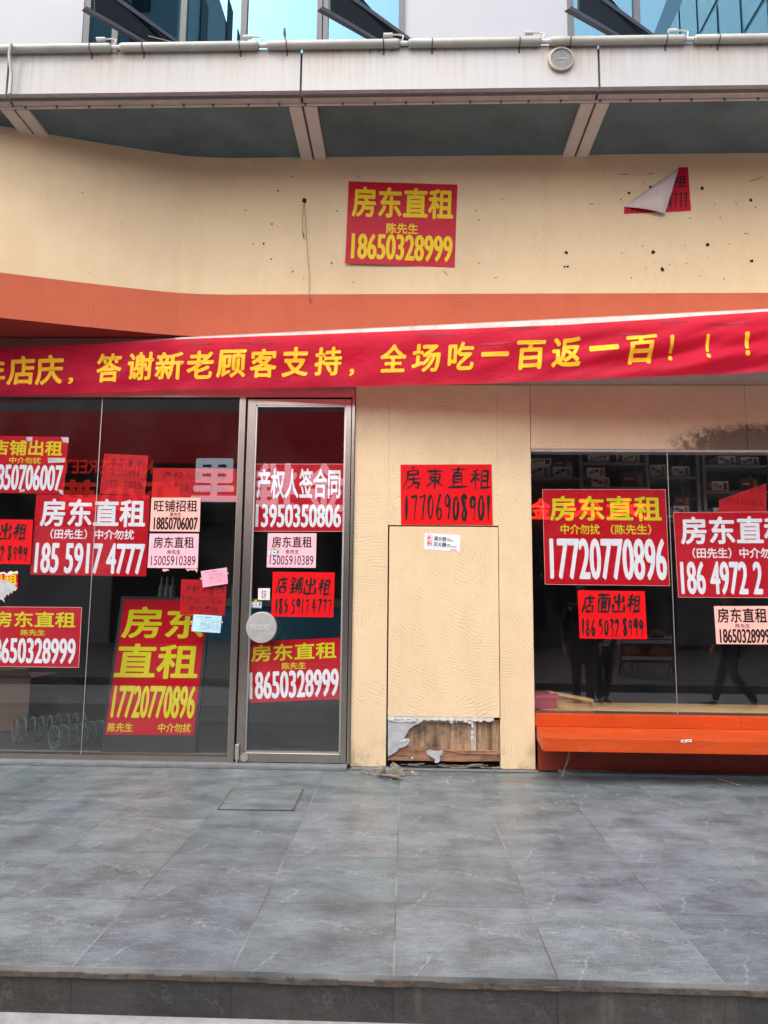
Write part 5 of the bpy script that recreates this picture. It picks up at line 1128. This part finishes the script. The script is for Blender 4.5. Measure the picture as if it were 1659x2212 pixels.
rk = empty('shelf_rack', (aty(1400, 1000, SHY).x, SHY, zwb-.04), 'grey steel shelf rack hung inside behind the top of the right window', 'rack')
ra, rb = aty(1110, 1000, SHY).x, aty(1790, 1000, SHY).x
for px in (1112, 1256, 1400, 1509, 1522, 1664, 1788):
    x = aty(px, 1040, SHY).x
    for yy in (SHY, SHY+.4): MB().box(x-.017, x+.017, yy, yy+.02, aty(1400, 1122, SHY).z, 3.695).build('upright', MT['rack'], rk)
units = [(1112, 1256, (1032, 1092)), (1256, 1400, (999, 1052, 1118)), (1400, 1509, (1029, 1113)), (1522, 1664, (1003.5, 1059, 1115)), (1664, 1788, (1003.5, 1059, 1115))]
for (x0, x1, ys) in units:
    for yy in ys:
        MB().box(aty(x0, 1040, SHY).x+.018, aty(x1, 1040, SHY).x-.018, SHY+.001, SHY+.43, aty(1400, yy+4.5, SHY).z, aty(1400, yy, SHY).z).build('shelf', MT['rack'], rk)
bxs = [(1145, 1189, 1004, 1031, 'boxmark', 0), (1196, 1237, 1007, 1031, 'boxdark', 0), (1146, 1191, 989, 1003.4, 'boxtan', 0), (1192, 1239, 994, 1006.4, 'boxmark', 1),
 (1271, 1338, 977, 998.2, 'boxtan', 0), (1345, 1382, 979, 998.2, 'boxmark', 0), (1278, 1317, 1030, 1051.2, 'boxdark', 0), (1269, 1308, 1009, 1029.4, 'boxmark', 0), (1342, 1393, 1017, 1051.2, 'boxmark', 1),
 (1407, 1441, 1001, 1028.2, 'boxmark', 0), (1453, 1491, 1005, 1028.2, 'boxmark', 0), (1456, 1489, 1091, 1112.2, 'boxdark', 0), (1458, 1492, 1070, 1090.4, 'boxmark', 1),
 (1551, 1591, 982, 1002.7, 'boxmark', 0), (1602, 1641, 984, 1002.7, 'boxdark', 0), (1538, 1575, 1037, 1058.2, 'boxtan', 0), (1600, 1641, 1030, 1058.2, 'boxmark', 1), (1541, 1578, 1094, 1114.2, 'boxmark', 0), (1605, 1650, 1094, 1114.2, 'boxmark', 0)]
bl_ = ['white carton, lower left of the pile at the left end of the shelves', 'white carton with dark slanting band, lower right in the leftmost bay', 'flat carton, upper left of the pile in the leftmost bay', 'dim flat carton, upper right of the pile in the leftmost bay', 'wide carton on the topmost shelf left of the glass joint', 'carton on the topmost shelf nearest the left of the glass joint', 'white carton with dark label, lower of two in the second bay', 'white and red carton, upper of two in the second bay', 'dark carton above the corner of the number poster',
 'carton just left of the glass joint among the shelves', 'white carton just right of the glass joint among the shelves', 'white carton with black band low in the third bay', 'dim carton on top of the low one in the third bay', 'carton, left one on the top shelf of the right hand bay', 'carton, right one on the top shelf of the right hand bay', 'white and tan carton on the middle shelf of the right hand bay', 'dark printed carton on the middle shelf above the torn red sheet', 'carton behind the left part of the torn red sheet', 'carton behind the right part of the torn red sheet']
for (x0, x1, y0, y1, mk, dim), lb in zip(bxs, bl_):
    p, q = aty(x0, y0, SHY+.05), aty(x1, y1+.0, SHY+.05); dz = aty(1400, y1, SHY).z + .002; rr = rnd.uniform(.0, .03)
    base_z = dz; h = p.z - q.z; yf_ = SHY + .05 + rr
    o = MB().box(p.x, q.x, yf_, yf_+.28, base_z, base_z + h).build('carton', MT['box'] if not dim else MT['carton']); tag(o, lb, 'carton', 'printed cartons on the shelf rack')
    w_ = q.x - p.x; X = lambda u: p.x + w_*u; Z = lambda v: base_z + h*v; t = rnd.choice((.12, -.14))
    MB().prism([(X(.08), yf_-.002, Z(.42+t)), (X(.60), yf_-.002, Z(.40-t)), (X(.62), yf_-.002, Z(.72-t)), (X(.10), yf_-.002, Z(.74+t))], (0, .0015, 0)).build('printed_mark', MT[mk], o)
    MB().box(X(.70), X(.93), yf_-.002, yf_-.0005, Z(.15), Z(.85)).build('printed_mark', MT['boxtan' if mk != 'boxtan' else 'boxmark'], o)
    m = MB()
    for u in (.14, .24, .34, .44): m.box(X(u), X(u+.06), yf_-.0028, yf_-.0022, Z(.50), Z(.62))
    m.build('printed_line', MT['pale'], o)
# shutters, kerb and opposite paving
zk = mirror(1500, 1395, OY).z
mb = MB(); z = zk
xs0, xs1 = mirror(1465, 1300, OY).x, 26
while z < mz(1140): mb.box(xs0, xs1, OY-.2, OY-.16, z, z+.09); z += .1
mb.build('roller_shutter', MT['shutter'], OB)
MB().box(-26, mirror(240, 1200, OY).x, OY-.22, OY-.12, STREET, mz(1140)).build('pilaster', MT['opp'], OB)
kp = mirror(1300, 1478, -1.0)
yk = 2*GL - atz(1300, 1482, STREET+.13).y
tag(MB().box(-26, 26, OY-.3, min(yk, -.6), STREET-.3, STREET+.13).build('opposite_pavement', simple('opposite_paving', (.09, .09, .085), .6, .2, 3)), kind='structure')
# towers that the upper glass mirrors
def tower(x0, x1, y0, y1, h, label, pan, gls, nx_, nz_, wf):
    o = empty('office_tower', ((x0+x1)/2, (y0+y1)/2, STREET), label, 'tower', 'towers across the street')
    MB().box(x0, x1, y0, y1, STREET, h).build('wall', MT[pan], o)
    dx, dz = (x1-x0)/nx_, h/nz_
    for i in range(nx_):
        for j in range(2, nz_):
            MB().box(x0+dx*(i+.5-wf/2), x0+dx*(i+.5+wf/2), y1+.01, y1+.05, dz*j+dz*.12, dz*j+dz*.9).build('window', MT[gls], o)
    return o
tl = tower(-24, -10.4, -30, -16, 34, 'pale grey office tower across the street mirrored in the upper left window', 'tower_pale', 'counter', 4, 10, .25)
tr_ = tower(15.8, 30, -30, -16, 36, 'blue glass office tower across the street mirrored in the upper right window', 'tower', 'towerglass', 5, 8, .93)
for i in range(6):
    for j in range(2, 9):
        y0 = -30 + 14*i/6; MB().box(15.74, 15.79, y0+.12, y0+14/6-.12, 4*j+.15, 4*j+3.85).build('window', MT['towerglass'], tr_)
        if i in (1, 2, 4): MB().box(-10.39, -10.34, y0+.5, y0+1.6, 4*j+.15, 4*j+3.6).build('window', MT['counter'], tl)
# menu board and stool
mp_ = mirror(1398, 1462, -2.2)
mn = empty('menu_board', (mp_.x, -2.2, STREET+.13), 'dark red menu board on the opposite pavement mirrored in the right window', 'menu board')
zf = STREET+.131
a, b = mirror(1340, 1440, -2.2), mirror(1456, 1370, -2.2)
MB().box(a.x, b.x, -2.25, -2.2, zf+.25, b.z).build('panel', simple('menu_red', (.17, .02, .02), .5), mn)
for z in (zf+.3, zf+.62, b.z-.1): MB().box(a.x+.04, b.x-.04, -2.199, -2.195, z, z+.07).build('white_strip', MT['wht'], mn)
for i in range(2):
    for j in range(2):
        x = a.x+.06+(b.x-a.x-.08)*i*.5; z = zf+.4+.33*j
        MB().prism([(x+.02, -2.199, z), (x+.3, -2.199, z-.01), (x+.36, -2.199, z+.1), (x+.2, -2.199, z+.19), (x+.05, -2.199, z+.14)], (0, .004, 0)).build('picture', MT['boxtan'], mn)
for x in (a.x+.05, b.x-.05):
    MB().tube([(x, -2.23, zf+.26), (x, -2.1, zf)], .015, 6).build('leg', MT['oppdark'], mn); MB().tube([(x, -2.23, zf+.26), (x, -2.45, zf)], .015, 6).build('leg', MT['oppdark'], mn)
sx_ = mirror(1352, 1440, -3.0); st_ = empty('bar_stool', (sx_.x, -3, zf), 'tall wooden bar stool beside the mirrored menu board', 'stool')
MB().tube([(sx_.x, -3, zf+.72), (sx_.x, -3, zf+.76)], .19, 20).build('seat', MT['wood_h'], st_)
for dx, dy in ((1, 1), (1, -1), (-1, 1), (-1, -1)): MB().tube([(sx_.x+.12*dx, -3+.12*dy, zf+.719), (sx_.x+.2*dx, -3+.2*dy, zf)], .018, 6).build('leg', MT['wood_h'], st_)
MB().tube([(sx_.x+.17*math.cos(t), -3+.17*math.sin(t), zf+.3) for t in [i*math.pi/6 for i in range(13)]], .011, 6).build('foot_ring', MT['steel'], st_)

# passers-by on the street to the right of the photographer
def skin_obj(name, mat, parent, chains, root):
    """chains: list of [(point, radius) ...]; shared points join the chains"""
    vs, es, rs, idx = [], [], [], {}
    def vid(p, r):
        k_ = tuple(round(c_, 4) for c_ in p)
        if k_ not in idx: idx[k_] = len(vs); vs.append(Vector(p)); rs.append(r)
        return idx[k_]
    for ch in chains:
        ids = [vid(p, r) for p, r in ch]; es += [(a, b) for a, b in zip(ids, ids[1:])]
    me = bpy.data.meshes.new(name); me.from_pydata(vs, es, []); o = bpy.data.objects.new(name, me); COL.objects.link(o)
    sk = o.modifiers.new('skin', 'SKIN'); sb_ = o.modifiers.new('sub', 'SUBSURF'); sb_.levels = 2; sb_.render_levels = 2
    me.skin_vertices or me.skin_vertices.new()
    for i, r in enumerate(rs):
        d = me.skin_vertices[0].data[i]; d.radius = r if isinstance(r, tuple) else (r, r); d.use_root = (i == 0)
    dg = bpy.context.evaluated_depsgraph_get(); m2 = bpy.data.meshes.new_from_object(o.evaluated_get(dg)); bpy.data.objects.remove(o)
    m2.name = name; o = bpy.data.objects.new(name, m2); COL.objects.link(o); m2.materials.clear(); m2.materials.append(mat)
    for p in m2.polygons: p.use_smooth = True
    o.parent = parent; o.location = -Vector((0, 0, 0)); ORG[o.name] = Vector(root); return o
def person(label, x, y, face, top, legs, stride, h=1.68, long_coat=False):
    e = empty('person', (x, y, STREET), label, 'person', 'passers-by mirrored in the right window'); e.rotation_euler = (0, 0, R_(face)); s = h/1.70
    V3 = lambda a, b, c_: (a*s, b*s, c_*s)
    hipL, hipR = V3(0, .09, .88), V3(0, -.09, .88); pel = V3(0, 0, .92); st = stride
    kL, kR = V3(.10*st+.03, .095, .48), V3(-.04*st+.03, -.095, .48); aL, aR = V3(.24*st, .095, .08), V3(-.30*st, -.095, .10)
    chest, neck = V3(.0, 0, 1.28), V3(0, 0, 1.45); shL, shR = V3(0, .17, 1.40), V3(0, -.17, 1.40)
    eL, eR = V3(-.10*st-.03, .24, 1.12), V3(.08*st-.02, -.24, 1.12); wL, wR = V3(.02-.10*st, .24, .87), V3(.20*st+.05, -.23, .89)
    # body: head, neck, forearms and hands as one surface
    hand = []
    for w_, sy in ((wL, 1), (wR, -1)):
        pm = (w_[0]+.01*s, w_[1]-.004*sy, w_[2]-.075*s)
        for k_, (dx, L) in enumerate(((-.022, .065), (-.008, .078), (.007, .075), (.02, .058))):
            hand.append([(pm, .022*s), ((pm[0]+dx*s, pm[1]-.004*sy, pm[2]-.02*s), .0095*s), ((pm[0]+dx*s+.008*s, pm[1]-.008*sy, pm[2]-L*.6*s-.02*s), .0085*s), ((pm[0]+dx*s+.022*s, pm[1]-.014*sy, pm[2]-L*s-.02*s), .007*s)])
        hand.append([(w_, .026*s), (pm, .022*s)]); hand.append([(w_, .026*s), ((w_[0]+.03*s, w_[1]-.012*sy, w_[2]-.045*s), .011*s), ((w_[0]+.045*s, w_[1]-.016*sy, w_[2]-.085*s), .009*s)])
    body = [[(pel, .12*s), (V3(0, 0, 1.1), .11*s), (chest, .12*s), (neck, .052*s), (V3(.015, 0, 1.52), .06*s), (V3(.02, 0, 1.60), (.095*s, .08*s)), (V3(.01, 0, 1.67), (.075*s, .065*s))], [(chest, .12*s), (shL, .05*s), (eL, .04*s), (wL, .026*s)], [(chest, .12*s), (shR, .05*s), (eR, .04*s), (wR, .026*s)],
            [(V3(.02, 0, 1.60), (.095*s, .08*s)), (V3(.112, 0, 1.58), .014*s)], [(pel, .12*s), (hipL, .08*s), (kL, .05*s), (aL, .035*s)], [(pel, .12*s), (hipR, .08*s), (kR, .05*s), (aR, .035*s)]] + hand
    bo = skin_obj('body', MT['skin'], e, body, e.location)
    tb = [[(V3(0, 0, .84 if not long_coat else .60), (.16*s, .19*s)), (V3(0, 0, 1.0), (.145*s, .175*s)), (V3(0, 0, 1.15), (.14*s, .17*s)), (chest, (.15*s, .18*s)), (V3(0, 0, 1.44), .075*s)], [(chest, (.15*s, .18*s)), (shL, .075*s), (eL, .06*s), (tuple(Vector(eL).lerp(Vector(wL), .92)), .045*s)], [(chest, (.15*s, .18*s)), (shR, .075*s), (eR, .06*s), (tuple(Vector(eR).lerp(Vector(wR), .92)), .045*s)]]
    skin_obj('jacket', MT[top], e, tb, e.location)
    tr = [[(pel, (.125*s, .15*s)), (hipL, .10*s), (kL, .07*s), (aL, .058*s)], [(pel, (.125*s, .15*s)), (hipR, .10*s), (kR, .07*s), (aR, .058*s)]]
    skin_obj('trousers', MT[legs], e, tr, e.location)
    for a_ in (aL, aR): skin_obj('shoe', MT['shoe'], e, [[((a_[0]-.03*s, a_[1], a_[2]-.035*s), .042*s), ((a_[0]+.06*s, a_[1], max(.03, a_[2]-.045*s)), .04*s), ((a_[0]+.17*s, a_[1], .026), .028*s)]], e.location)
    skin_obj('hair', MT['hair'], e, [[(V3(-.035, 0, 1.56), .07*s), (V3(-.02, 0, 1.64), (.09*s, .085*s)), (V3(.015, 0, 1.70), (.075*s, .075*s))]], e.location)
    return e
fw = mirror(0, 0, 0)
def foot(px, py):
    v = atz(px, py, STREET); return v.x, 2*GL - v.y
x, y = foot(1303, 1522); person('person in pale jacket and black trousers mirrored in the right window', x, y, 80, 'jacket', 'dark', .35)
x, y = foot(1262, 1535); person('person in a long dark coat mirrored left of the pale jacket', x, y, 100, 'dark', 'dark', .3, 1.78, True)
x, y = foot(1585, 1530); person('person in dark clothes walking past, mirrored at the right end of the window', x, y, 200, 'dark', 'dark', 1.0, 1.74)
